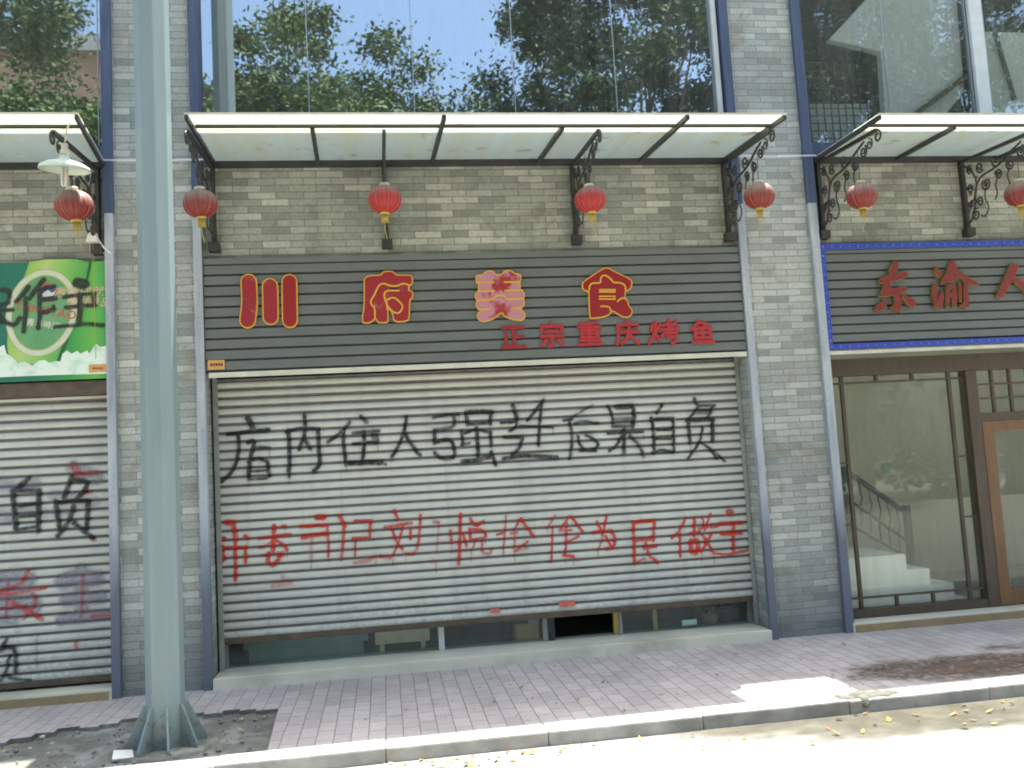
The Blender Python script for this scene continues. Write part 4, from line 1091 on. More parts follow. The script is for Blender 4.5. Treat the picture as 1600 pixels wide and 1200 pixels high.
def glyph(ch, px, py, Y, size, mt, parent, bold=0.02, ext=0.006, base=None, name="letter", shear=0.0, rot=0.0, dy=0.0):
    cu = bpy.data.curves.new("glyph", 'FONT')
    cu.body = ch; cu.size = size; cu.align_x = 'CENTER'; cu.align_y = 'CENTER'
    cu.offset = bold * size; cu.extrude = ext; cu.shear = shear; cu.resolution_u = 3
    t = bpy.data.objects.new("glyph", cu); COL.objects.link(t)
    dg = bpy.context.evaluated_depsgraph_get()
    me = bpy.data.meshes.new_from_object(t.evaluated_get(dg))
    COL.objects.unlink(t); bpy.data.objects.remove(t); 
    co = [v.co for v in me.vertices]
    if len(co) == 0: print("EMPTY GLYPH", ch); return None
    mx = (min(v.x for v in co) + max(v.x for v in co)) / 2; my = (min(v.y for v in co) + max(v.y for v in co)) / 2
    X, Z = at(px, py, Y)
    b = base or (0, 0, 0)
    cr_, sr_ = math.cos(rot), math.sin(rot)
    for v in me.vertices:
        a, c_, d_ = v.co.x - mx, v.co.y - my, v.co.z
        a, c_ = a * cr_ - c_ * sr_, a * sr_ + c_ * cr_
        v.co = (X + a - b[0], Y - d_ - b[1], Z + c_ - b[2])
    me.materials.clear(); me.materials.append(mt); me.update()
    o = bpy.data.objects.new(name, me); COL.objects.link(o); o.parent = parent
    return o
m_ = MB()
for i, (pts_, w_) in enumerate((([(1024, 504), (1024, 516), (1020, 528), (1015, 536)], 5.5), ([(1019, 508), (1017, 517)], 5), ([(1031, 507), (1028, 515)], 5), ([(1024, 522), (1031, 531)], 5),
        ([(1036, 508), (1056, 507)], 5), ([(1045, 500), (1045, 514)], 5.5), ([(1033, 515.5), (1060, 514)], 5), ([(1056, 502), (1046, 516), (1034, 524)], 5), ([(1043, 521), (1057, 520)], 5), ([(1044, 521), (1043, 527), (1056, 526), (1056, 533), (1050, 537)], 5.5))):
    m_.prism(ribbon([at(a, b, -.032) for a, b in pts_], w_ / 172.0), -.038 - .0002 * i, -.026, 0, 0)
C2(m_.build("letter", MT['redflat'], sign), SB)
for ch, px_, py_ in (("正", 802, 527), ("宗", 862, 523), ("重", 921, 521), ("庆", 980, 520), ("鱼", 1097, 518)):
    o = glyph(ch, px_, py_, -0.032, 0.235, MT['redfade'] if ch == "正" else MT['redflat'], sign, bold=0.026, base=SB)

# right shop's sign
rs = thing("shop_sign", "grey ribbed shop sign framed by a blue light strip, brick-red calligraphy characters", "sign", (PB, -.02, 3.05))
RB = (PB, -.02, 3.05)
rx0, rx1 = PB + XL + .015, PB + XR - .01
C2(cladding(rx0 + .05, rx1 - .05, 2.60, 3.48, -0.02, 10, rs, band=.03), RB)
p = MB(); p.quadbox(rx0 - .005, rx1, -.03, .0, 2.50, 2.535, 0, .004); C2(p.build("bottom_lip", MT['lip'], rs), RB)
st_specs = ((rx0, rx1, 3.482, 3.535), (rx0, rx1, 2.545, 2.598), (rx0, rx0 + .048, 2.60, 3.48), (rx1 - .048, rx1, 2.60, 3.48))
bulbme = None
for k, (xa, xb, za, zb) in enumerate(st_specs):
    p = MB(); p.quadbox(xa, xb, -.045, .0, za, zb, 0, .005)
    so2 = C2(p.build("light_strip", MT['blueled'], rs), RB)
    cen = []
    if xb - xa > zb - za: cen = [(xa + .03 + i * .088, (za + zb) / 2) for i in range(int((min(xb, rx0 + 2.6) - xa) / .088))]
    elif k == 2: cen = [((xa + xb) / 2, za + .03 + i * .088) for i in range(10)]
    for (cx_, cz_) in cen:
        if bulbme is None:
            q = MB(); q.lathe([(0, .008), (.006, .007), (.009, 0)], 8)
            q.v = [(x_, -z_, y_) for x_, y_, z_ in q.v]
            b0 = q.build("light_bulb", MT['bulb'], so2); bulbme = b0.data
        else:
            b0 = bpy.data.objects.new("light_bulb", bulbme); COL.objects.link(b0); b0.parent = so2
        b0.location = (cx_, -.0455, cz_)
YR = -0.06
def cut_letter(polys):
    m_ = MB()
    for i, pl in enumerate(polys):
        q = [at(1350 + a / 6.4, 390 + b / 6.4, YR) for a, b in pl]
        q = chaikin(q, 1)
        m_.prism(q, YR - .0006 * i, -.022 - .0002 * i, 0, 1)
        m_.prism(offset_poly(q, -.006), YR + .006 - .0003 * i, -.021 - .0002 * i, 1, 1)
    return C2(m_.build("letter", [MT['brickred'], MT['gold']], rs), RB)
cut_letter([[(290, 115), (350, 130), (330, 210), (290, 280), (240, 262)], [(150, 290), (300, 255), (400, 220), (445, 240), (425, 275), (300, 315), (150, 345)], [(215, 325), (275, 320), (255, 380), (300, 380), (290, 420), (180, 440)],
            [(160, 430), (250, 405), (370, 368), (440, 375), (428, 415), (280, 460), (155, 472)], [(305, 430), (362, 425), (370, 622), (320, 610), (255, 578), (312, 565)], [(108, 582), (215, 498), (238, 530), (180, 617), (118, 607)], [(372, 458), (440, 470), (502, 500), (522, 550), (478, 582), (420, 520)]])
cut_letter([[(712, 168), (745, 182), (760, 235), (790, 250), (765, 278), (725, 260)], [(860, 113), (912, 115), (925, 195), (890, 270), (800, 345), (762, 330), (840, 220)], [(905, 165), (935, 195), (1050, 280), (1165, 345), (1090, 358), (1020, 335), (970, 265), (900, 215)], [(832, 300), (920, 252), (975, 262), (930, 302), (838, 328)],
            [(688, 338), (742, 348), (732, 430), (725, 545), (690, 520)], [(722, 530), (790, 395), (802, 480), (780, 565), (735, 585), (695, 565)], [(822, 355), (865, 362), (855, 560), (822, 578)], [(885, 355), (925, 352), (930, 572), (885, 565)], [(826, 355), (918, 348), (918, 384), (830, 392)], [(838, 440), (912, 435), (912, 462), (840, 468)],
            [(945, 338), (978, 342), (978, 525), (952, 505)], [(995, 328), (1032, 332), (1048, 562), (1030, 588), (955, 562), (1005, 540)]])
cut_letter([[(1470, 155), (1505, 132), (1545, 150), (1530, 225), (1470, 330), (1410, 440), (1388, 482), (1330, 475), (1350, 420), (1420, 270)], [(1495, 300), (1535, 268), (1600, 330), (1680, 400), (1720, 470), (1640, 440), (1560, 370)]])

# left shop's printed billboard
ls = thing("billboard", "green printed beer billboard with a tilted bottle, ice and black sprayed graffiti", "billboard", (-PB, -.02, 3.05))
LBs = (-PB, -.02, 3.05)
def grad_mat(name, stops, axis_x=(-4.6, -3.1), tilt=0.0, rough=0.45):
    m, n, l, p = newmat(name)
    sx = n.new("ShaderNodeSeparateXYZ"); l.new(pos(n), sx.inputs[0])
    ad = n.new("ShaderNodeMath"); ad.operation = 'MULTIPLY_ADD'; ad.inputs[1].default_value = tilt; l.new(sx.outputs[2], ad.inputs[0]); l.new(sx.outputs[0], ad.inputs[2])
    mr = n.new("ShaderNodeMapRange"); mr.inputs[1].default_value = axis_x[0]; mr.inputs[2].default_value = axis_x[1]; l.new(ad.outputs[0], mr.inputs[0])
    r = n.new("ShaderNodeValToRGB"); el = r.color_ramp.elements
    el[0].position, el[0].color = stops[0][0], c4(stops[0][1]); el[1].position, el[1].color = stops[-1][0], c4(stops[-1][1])
    for ps, cc in stops[1:-1]:
        e = el.new(ps); e.color = c4(cc)
    l.new(mr.outputs[0], r.inputs[0]); l.new(r.outputs[0], p.inputs["Base Color"]); p.inputs["Roughness"].default_value = rough
    return m
lx0, lx1 = -PB + XL + .02, -PB + XR - .012
m_bg = grad_mat("green_print", [(0, (.01, .13, .10)), (.55, (.02, .17, .11)), (.75, (.04, .30, .07)), (.9, (.14, .44, .08)), (1, (.03, .27, .11))], (-4.4, -3.1))
p = MB(); p.quadbox(lx0, lx1, -.02, .02, 2.555, 3.53, 0, .003); C2(p.build("panel", m_bg, ls), LBs)
LBc = (0, 390); ls_ = 5.714; YB = -.022
def lp(pts, sm=1): return px_poly(LBc, ls_, pts, YB, sm)
m_bot = grad_mat("bottle_print", [(0, (.03, .22, .05)), (.12, (.30, .50, .10)), (.30, (.42, .55, .20)), (.5, (.24, .50, .12)), (.8, (.08, .36, .08)), (1, (.02, .14, .04))], (-4.74, -4.10), tilt=-.27)
p = MB(); p.prism(lp([(270, 88), (235, 190), (190, 300), (120, 480), (75, 680), (60, 860), (90, 990), (300, 1030), (520, 1010), (570, 900), (640, 720), (720, 460), (790, 240), (822, 85)]), -.0225, -.0205); C2(p.build("bottle_print", m_bot, ls), LBs)
p = MB(); p.prism(lp([(800, 88), (826, 85), (795, 245), (725, 465), (640, 740), (575, 905), (530, 1010), (500, 1005), (560, 850), (655, 590), (735, 380), (780, 200)]), -.0229, -.0227)
C2(p.build("bottle_edge_print", mat("dark_green_print", (.015, .13, .04), None, 9, .5), ls), LBs)
m_ring = mat("cream_print", (.58, .62, .50), (.5, .55, .42), 9, .5); m_gold = mat("gold_print", (.42, .40, .12), None, 9, .5)
def ell(cx, cy, a, b, tilt, n=56, rx=1.0):
    out = []
    for k in range(n):
        t = 2 * math.pi * k / n
        u, v = a * math.cos(t), b * math.sin(t)
        out.append((cx + u * math.cos(tilt) - v * math.sin(tilt), cy + u * math.sin(tilt) + v * math.cos(tilt)))
    return out
def ring(cx, cy, a, b, tilt, wpx, y0, y1, mi, mbb):
    o1 = [at(LBc[0] + x_ / ls_, LBc[1] + y_ / ls_, YB) for x_, y_ in ell(cx, cy, a, b, tilt)]
    o2 = [at(LBc[0] + x_ / ls_, LBc[1] + y_ / ls_, YB) for x_, y_ in ell(cx, cy, a - wpx, b - wpx, tilt)]
    n = len(o1)
    for k in range(n):
        k2 = (k + 1) % n
        mbb.face([(o1[k][0], y0, o1[k][1]), (o2[k][0], y0, o2[k][1]), (o2[k2][0], y0, o2[k2][1]), (o1[k2][0], y0, o1[k2][1])], mi)
p = MB()
p.prism([at(LBc[0] + x_ / ls_, LBc[1] + y_ / ls_, YB) for x_, y_ in ell(372, 565, 300, 385, .30)], -.0232, -.0226, 2)
ring(372, 565, 315, 398, .30, 62, -.0236, 0, 1, p); ring(372, 565, 308, 391, .30, 46, -.0240, 0, 0, p)
m_lab = mat("label_green_print", (.10, .30, .12), (.15, .36, .17), 5, .5)
C2(p.build("label_print", [m_ring, m_gold, m_lab], ls), LBs)
p = MB()
for (a, b, mi, dy) in ((82, 88, 0, 0), (62, 66, 1, .0004)):
    p.prism([at(LBc[0] + x_ / ls_, LBc[1] + y_ / ls_, YB) for x_, y_ in ell(432, 382, a, b, 0, 32)], -.0246 - dy, -.0242, mi)
p.prism([at(LBc[0] + x_ / ls_, LBc[1] + y_ / ls_, YB) for x_, y_ in ((380, 395), (430, 360), (465, 385), (495, 375), (480, 410), (390, 425))], -.0254, -.0251, 2)
C2(p.build("emblem_print", [mat("orange_print", (.45, .16, .06), None, 9, .5), mat("blue_print", (.04, .08, .34), None, 9, .5), m_ring], ls), LBs)
m_rp = mat("red_print", (.50, .10, .08), None, 20, .5)
glyph("TSINGTAO", LBc[0] + 405 / ls_, LBc[1] + 545 / ls_, -.0246, .098, m_rp, ls, bold=.012, ext=.0004, base=LBs, name="lettering", rot=-.2)
glyph("青岛啤酒", LBc[0] + 385 / ls_, LBc[1] + 665 / ls_, -.0246, .066, m_ring, ls, bold=.02, ext=.0004, base=LBs, name="lettering", rot=-.2)
m_sl = mat("slogan_print", (.56, .38, .26), (.6, .5, .36), 30, .5)
for tx, x_, y_ in (("激情成就", 705, 380), ("梦想", 700, 478), ("青岛", 895, 470)):
    glyph(tx, LBc[0] + x_ / ls_, LBc[1] + y_ / ls_, -.0248, .098, m_sl, ls, bold=.012, ext=.0004, base=LBs, name="lettering", shear=.2)
icep = [(0, 870), (40, 850), (60, 930), (110, 960), (160, 1010), (230, 1000), (290, 1035), (350, 990), (400, 985), (440, 1010), (500, 995), (540, 1000), (560, 930), (600, 900), (640, 930), (690, 905), (720, 930), (780, 900), (800, 930), (830, 880), (860, 840), (900, 870), (940, 860), (975, 850), (990, 870), (990, 1108), (500, 1120), (0, 1140), (-300, 1150), (-300, 900), (-150, 830)]
m_ice = mat("ice_print", (.70, .80, .72), (.42, .62, .48), 9, .5, lo=.5, hi=.7)
p = MB(); p.prism(lp(icep, 0), -.0262, -.0256); C2(p.build("ice_print", m_ice, ls), LBs)
p = MB(); p.prism([at(LBc[0] + x_ / ls_, LBc[1] + y_ / ls_, YB) for x_, y_ in ((795, 1030), (955, 1022), (957, 1092), (797, 1100))], -.030, -.0266)
for k in range(6):
    p.prism([at(LBc[0] + x_ / ls_, LBc[1] + y_ / ls_, YB) for x_, y_ in ((830 + k * 16, 1052), (840 + k * 16, 1051), (840 + k * 16, 1070), (830 + k * 16, 1071))], -.0306, -.0302, 1)
C2(p.build("plate", [MT['orange'], MT['ink']], ls), LBs)
bbk = [([(-20, 362), (55, 362), (92, 395), (85, 470), (30, 495), (-20, 500)], 34), ([(-20, 548), (110, 538)], 30), ([(-20, 565), (30, 640), (105, 678), (150, 660), (180, 612)], 34), ([(-80, 360), (-75, 660)], 34), ([(-80, 660), (10, 650)], 26),
 ([(258, 335), (215, 390), (148, 462)], 34), ([(228, 440), (235, 500), (215, 730)], 34), ([(392, 270), (330, 340), (263, 437)], 36), ([(365, 357), (430, 340), (492, 330)], 30), ([(353, 360), (357, 560), (345, 705)], 32), ([(370, 450), (495, 438)], 36), ([(375, 560), (430, 550), (480, 540)], 36), ([(480, 505), (480, 545)], 24),
 ([(700, 300), (750, 312)], 85, .85), ([(570, 428), (700, 402), (845, 392)], 28), ([(588, 518), (700, 503), (852, 498)], 32), ([(832, 400), (842, 500)], 28), ([(712, 405), (718, 520), (708, 662)], 40), ([(490, 695), (580, 685), (660, 678)], 26), ([(650, 682), (780, 665), (922, 676)], 30)]
bxs = np.arange(-5.2, lx1, .006); bzs = np.arange(2.7, 3.5, .006)
cov = stroke_cov(bxs, bzs, px_strokes(LBc, ls_, YB, bbk, 30, 0), .010)
o = C2(cov_mesh("graffiti_line", bxs, bzs, np.full(len(bzs), -.0272), np.clip(cov * 1.25, 0, 1), MT['paint_k'], ls), LBs); o["label"] = "black sprayed handwritten characters across the billboard"

# ================================================================== AWNINGS
def zroof(y): return 4.36 + (4.28 - 4.36) / (-1.24) * y
def awning(bx, xi0, xi1, xo0, xo1, ribs, brks, label, skew):
    base = (bx, 0, 4.3)
    a = thing("awning", label, "awning", base)
    xsj = [None]
    # sheet in panels between full ribs
    joints = [0.0] + [r[0] for r in ribs if r[1]] + [1.0]
    p = MB(); e = .006
    for j0, j1 in zip(joints[:-1], joints[1:]):
        def X(t, v): return (xi0 + (xi1 - xi0) * t) * (1 - v) + (xo0 + (xo1 - xo0) * t) * v
        nseg = 6
        for k in range(nseg):
            v0, v1 = k / nseg, (k + 1) / nseg
            ya, yb = -1.24 * v0, -1.24 * v1
            t0, t1 = j0, j1
            za, zb = zroof(ya) + .012, zroof(yb) + .012
            dr = 0.004 * math.sin(k * 2.0 + j0 * 7)
            top = [(X(t0, v0), ya, za), (X(t1, v0), ya, za), (X(t1, v1), yb, zb), (X(t0, v1), yb, zb)]
            p.face(top)
    o = C2(p.build("roof_sheet", MT['sheet'], a), base)
    p = MB()
    p.quadbox(xi0, xi1, -.035, .028, 4.325, 4.37, 0); p.quadbox(xo0 + .03, xo1 - .03, -1.02, -.985, zroof(-1) - .012, zroof(-1) + .006, 0)
    C2(p.build("beam", MT['beam'], a), base)
    p = MB(); p.quadbox(xo0, xo1, -1.252, -1.243, zroof(-1.24) + .003, zroof(-1.24) + .018, 0); C2(p.build("front_edge", MT['lip'], a), base)
    def rib(xa, xb, yend, wd, name="rib"):
        q = MB(); h = .03
        v = [(xa - wd, -.036, zroof(-.036) - h), (xa + wd, -.036, zroof(-.036) - h), (xb + wd, yend, zroof(yend) - h), (xb - wd, yend, zroof(yend) - h),
             (xa - wd, -.036, zroof(-.036) + .006), (xa + wd, -.036, zroof(-.036) + .006), (xb + wd, yend, zroof(yend) + .006), (xb - wd, yend, zroof(yend) + .006)]
        q.v = v
        for f in ((0, 3, 2, 1), (4, 5, 6, 7), (0, 1, 5, 4), (1, 2, 6, 5), (2, 3, 7, 6), (3, 0, 4, 7)): q.f.append(f); q.m.append(0); q.s.append(False)
        C2(q.build(name, MT['beam'], a), base)
    for t, full in ribs:
        xa = xi0 + (xi1 - xi0) * t; xb = xo0 + (xo1 - xo0) * t
        rib(xa, xb, -1.243 if full else -.984, .016)
    rib(xi0 + .014, xo0 + .014, -1.243, .013, "edge_rib"); rib(xi1 - .014, xo1 - .014, -1.243, .013, "edge_rib")
    for xb_ in brks: bracket(xb_, a, base)
    return a

def spiral(c, r0, r1, a0, turns, n=18):
    return [(c[0] + (r0 + (r1 - r0) * k / n) * math.cos(a0 + turns * 2 * math.pi * k / n), c[1] + (r0 + (r1 - r0) * k / n) * math.sin(a0 + turns * 2 * math.pi * k / n)) for k in range(n + 1)]
BRK = {}
def bracket(x, parent, base):
    def put(name, key, mk, mt, par):
        if key not in BRK:
            m_ = MB(); mk(m_); o = m_.build(name, mt, par); BRK[key] = o.data
        else:
            o = bpy.data.objects.new(name, BRK[key]); COL.objects.link(o); o.parent = par
        return o
    def T(m_, yz, r=.0085, n=6): m_.tube([(0, y, z) for y, z in yz], r, n)
    def mk_post(m_):
        m_.quadbox(-.016, .016, -.03, .028, 3.66, 4.32); m_.quadbox(-.045, .045, -.06, .028, 3.585, 3.665, 0, .006)
    def mk_arm(m_):
        m_.v += [(-.014, -.05, 4.297), (.014, -.05, 4.297), (.014, -1.02, 4.232), (-.014, -1.02, 4.232), (-.014, -.05, 4.325), (.014, -.05, 4.325), (.014, -1.02, 4.262), (-.014, -1.02, 4.262)]
        for f in ((0, 3, 2, 1), (4, 5, 6, 7), (0, 1, 5, 4), (1, 2, 6, 5), (2, 3, 7, 6), (3, 0, 4, 7)): m_.f.append(f); m_.m.append(0); m_.s.append(False)
    def mk_brace(m_):
        pts = [(-.03, 3.70), (-.10, 3.74), (-.15, 3.85), (-.17, 4.0), (-.25, 4.09), (-.40, 4.10), (-.55, 4.12), (-.68, 4.18), (-.82, 4.22)]
        T(m_, chaikin(pts, 2, closed=False), .010)
        pts = [(-.05, 4.26), (-.14, 4.2), (-.2, 4.08), (-.18, 3.95), (-.10, 3.88), (-.05, 3.8)]
        T(m_, chaikin(pts, 2, closed=False), .008)
    def mk_hook(m_):
        T(m_, [(-1.0, 4.245)] + spiral((-1.03, 4.19), .055, .02, 1.2, 1.15), .009)
        T(m_, spiral((-.90, 4.17), .05, .012, 1.6, 1.4), .007)
    def mk_scrolls(m_):
        R_ = .0085
        for c_, ra, a0, tn in (((-.80, 4.14), .055, 2.2, 1.5), ((-.66, 4.07), .055, 1.2, -1.5), ((-.48, 4.17), .065, 3.2, 1.5), ((-.50, 4.03), .05, .4, 1.5), ((-.33, 4.0), .065, .8, -1.6), ((-.26, 4.18), .055, 3.8, 1.5),
                               ((-.10, 4.02), .045, .2, 1.5), ((-.12, 4.2), .045, 2.2, -1.5), ((-.15, 3.76), .06, 2.0, -1.5), ((-.22, 3.86), .05, 0.0, 1.4), ((-.08, 3.88), .035, 2.0, 1.4)):
            T(m_, spiral(c_, ra, .012, a0, tn), R_)
        T(m_, chaikin([(-.66, 4.07), (-.60, 3.98), (-.64, 3.90), (-.57, 3.84)], 2, closed=False), .007)
        T(m_, chaikin([(-.33, 4.0), (-.28, 3.88), (-.34, 3.78), (-.27, 3.70), (-.22, 3.73)], 2, closed=False), .007)
        T(m_, chaikin([(-.50, 4.03), (-.44, 3.95), (-.47, 3.87), (-.42, 3.82)], 2, closed=False), .007)
    def mk_ros(m_):
        for y, z in ((-.10, 3.98), (-.13, 3.76), (-.2, 4.1), (-.33, 4.0)):
            for k in range(6):
                a_ = k * math.pi / 3
                m_.lathe([(0, .007), (.009, .005), (.012, 0), (.009, -.005), (0, -.007)], 6, (0, y + .012 * math.cos(a_), z + .012 * math.sin(a_)))
    br = put("bracket", 'post', mk_post, MT['iron'], parent); br.location = (x - base[0], 0 - base[1], 0 - base[2])
    put("arm", 'arm', mk_arm, MT['iron'], br); put("brace", 'brace', mk_brace, MT['iron'], br); put("hook", 'hook', mk_hook, MT['iron'], br)
    put("scrollwork", 'scr', mk_scrolls, MT['iron'], br); put("rosettes", 'ros', mk_ros, MT['rust'], br)
    return br

def tt(x, a, b): return (x - a) / (b - a)
awning(0, -2.262, 2.303, -2.24, 2.325, [(tt(-1.385, -2.262, 2.303), False), (tt(-.402, -2.262, 2.303), True), (tt(.55, -2.262, 2.303), False), (tt(1.49, -2.262, 2.303), True)], [-2.27, -.825, .855, 2.29], "translucent awning over the middle shop's shuttered front", 0)
awning(-PB, -7.8, -3.132, -7.8, -2.955, [(tt(-6.85, -7.8, -3.05), False), (tt(-5.9, -7.8, -3.05), True), (tt(-4.9, -7.8, -3.05), False), (tt(-3.98, -7.8, -3.05), False)], [-7.7, -6.3, -4.72, -3.2], "translucent awning over the beer billboard at left", 0)
awning(PB, 3.179, 7.8, 3.105, 7.8, [(tt(3.98, 3.14, 7.8), False), (tt(5.05, 3.14, 7.8), True), (tt(6.0, 3.14, 7.8), False), (tt(6.9, 3.14, 7.8), True)], [3.215, 4.69, 6.3, 7.7], "translucent awning over the blue-framed sign at right", 0)

for nm, xa, xb, lb in (("tie_rod", -3.135, -2.262, "thin pale rod between awnings, behind the lamp pole"), ("tie_rod", 2.303, 3.18, "thin pale rod across the pillar right of the middle awning")):
    p = MB(); p.tube([(xa, -.06, 4.375), ((xa + xb) / 2, -.06, 4.368), (xb, -.06, 4.375)], .008, 6)
    p.lathe([(0, .016), (.014, .012), (.014, -.012), (0, -.016)], 8, (xa if xa > 0 else xb, -.06, 4.375)); tag(p.build(nm, MT['alu']), lb, "rod", "rods tying the awnings")

# ================================================================== LANTERNS
LAN = {}
def lantern(loc, label, tilt=0.0, tas=0.25, scale=1.0, faded=True):
    t = thing("red_lantern", label, "lantern", loc, "red lanterns hanging under the awnings")
    t.rotation_euler = (random.uniform(-.04, .04), tilt, random.uniform(0, 6)); t.scale = (scale,) * 3
    def put(name, mk, mt):
        if name not in LAN:
            m_ = MB(); mk(m_); o = m_.build(name, mt, t); LAN[name] = o.data
        else:
            o = bpy.data.objects.new(name, LAN[name]); COL.objects.link(o); o.parent = t
        return o
    def body(m_):
        pr = []
        for k in range(19):
            a = math.pi * (k / 18.0)
            pr.append((max(.035, .126 * math.sin(a) ** .82), .105 * math.cos(a)))
        m_.lathe(pr, 96, ripple=.055, nr=16)
    def ribs(m_):
        for k in range(8):
            a = 2 * math.pi * (k + .5) / 8
            pts = []
            for j in range(2, 17):
                b = math.pi * j / 18.0
                r = max(.035, .126 * math.sin(b) ** .82) * 1.004
                pts.append((r * math.cos(a), r * math.sin(a), .105 * math.cos(b)))
            m_.tube(pts, .0018, 4)
    def capt(m_): m_.lathe([(0, .128), (.036, .126), (.040, .120), (.040, .100), (.0, .099)], 20)
    def capb(m_): m_.lathe([(.0, -.096), (.036, -.098), (.038, -.105), (.036, -.116), (0, -.117)], 20)
    def tassel(m_):
        for k in range(22):
            a = 2 * math.pi * k / 22; r = .024
            m_.tube([(r * math.cos(a), r * math.sin(a), -.116), (r * 1.05 * math.cos(a) + random.uniform(-.003, .003), r * 1.05 * math.sin(a), -.175)], .0035, 4)
    def tail(m_):
        m_.tube([(0, 0, -.116), (.004, 0, -.19), (.0, 0, -.24), (-.018, 0, -.30)], .0035, 5); 
    def cord(m_):
        m_.tube([(0, 0, .126), (0, 0, .19), (0, 0, .40)], .003, 5)
    ob_ = put("lantern_body", body, MT['lantern'])
    if faded: ob_.material_slots[0].link = 'OBJECT'; ob_.material_slots[0].material = MT['lantern_faded']
    put("lantern_ribs", ribs, MT['lrib']); put("top_cap", capt, MT['lcap']); put("bottom_cap", capb, MT['lgold'])
    put("tassel", tassel, MT['lgold']); put("tassel_tail", tail, MT['lgold']); put("cord", cord, MT['iron'])
    return t
lantern((-2.208, -.9, 3.735), "dull red lantern just right of the grey lamp pole", 0.02)
lantern((-.842, -.98, 3.722), "bright red lantern second from left under the middle awning", -.03, faded=False)
lantern((.755, -1.0, 3.695), "bright red lantern hanging directly above the fourth large sign character", 0.05, scale=.97, faded=False)
lantern((2.2, -.9, 3.737), "grey-topped red lantern in front of the pillar at the middle awning's right end", -.02)
lantern((-3.10, -.9, 3.735), "red lantern below the pale green dish lamp at left", .12, scale=1.06)
lantern((3.10, -.9, 3.725), "grey-topped red lantern at the left end of the right awning", 0.0)
lantern((4.56, -.9, 3.725), "red lantern cut by the photo's right edge", 0.03)

# dish lamp with a tubular bulb
dl = thing("dish_lamp", "pale green enamel dish lamp with a long tubular bulb under the left awning", "lamp", (-3.09, -1.12, 3.955))
dl.rotation_euler = (.12, .06, 0)
p = MB(); p.lathe([(.0, .085), (.03, .082), (.04, .05), (.06, .04), (.12, .022), (.165, -.005), (.172, -.028), (.168, -.03), (.158, -.008), (.115, .014), (.055, .032), (.0, .034)], 40)
p.build("shade", MT['enamel'], dl)
p = MB(); p.lathe([(0, .16), (.02, .16), (.024, .12), (.034, .10), (.034, .075), (0, .07)], 20); p.tube([(0, 0, .16), (0, .03, .26), (0, .09, .33)], .006, 6); p.build("lamp_holder", MT['lcap'], dl)
p = MB()
for k in range(4):
    a = math.pi / 4 + k * math.pi / 2
    p.tube([(.016 * math.cos(a), .016 * math.sin(a), .03), (.016 * math.cos(a), .016 * math.sin(a), -.13), (.010 * math.cos(a), .010 * math.sin(a), -.14)], .0105, 8)
p.build("lamp_tube", mat("bulb_white", (.72, .68, .6), None, 10, .35), dl)
sp = thing("spotlight", "small white spotlight with loose wires above the billboard", "lamp", (-3.225, -.05, 3.71))
p = MB(); p.prism([(-.045, -.035), (.045, -.035), (.03, .045), (-.02, .05)], -.05, .02); p.build("housing", MT['white'], sp)
p = MB(); p.tube([(.04, 0, -.01), (.07, 0, -.06), (.1, .0, -.09), (.14, 0, -.13)], .009, 6); p.tube([(.02, .0, -.04), (.05, .01, -.10), (.12, .02, -.15)], .004, 5); p.build("wire", MT['alu'], sp)
p = MB(); p.tube([(.0, -.012, -.035), (-.004, .012, -.4), (.002, .014, -.99)], .0022, 5); p.build("cord", MT['lgold'], sp)

# ================================================================== LAMP POLE
_px = at(260, 1150, -1.45)[0]
pb = (_px, -1.45, -.02)
pole = thing("lamp_pole", "tall grey-green octagonal street lamp pole standing in torn-up dirt", "lamp pole", pb)
p = MB()
n = 8; off = math.radians(22.5 - 7)
prof = [(.122, 0.0), (.121, .3), (.113, 9.0)]
for (r, z) in prof:
    for k in range(n):
        a = 2 * math.pi * k / n + off
        p.v.append((r * math.cos(a), r * math.sin(a), z))
for i in range(len(prof) - 1):
    for k in range(n):
        k2 = (k + 1) % n
        p.f.append((i * n + k, i * n + k2, (i + 1) * n + k2, (i + 1) * n + k)); p.m.append(0); p.s.append(False)
p.f.append(tuple(2 * n + k for k in range(n))); p.m.append(0); p.s.append(False)
sh = p.build("shaft", MT['pole'], pole)
bv = sh.modifiers.new("bevel", 'BEVEL'); bv.width = .006; bv.segments = 2
gme = None
for k in range(8):
    a = 2 * math.pi * k / 8 + off
    if gme is None:
        q = MB(); q.prism([(.105, 0.0), (.25, 0.0), (.25, .03), (.135, .27), (.105, .27)], -.007, .007); o = q.build("gusset", MT['pole'], pole); gme = o.data
    else:
        o = bpy.data.objects.new("gusset", gme); COL.objects.link(o); o.parent = pole
    o.rotation_euler = (0, 0, a)
p = MB(); p.lathe([(.33, -.03), (.33, 0.004), (.1, .006)], 8); p.build("base_plate", MT['dirt'], pole)

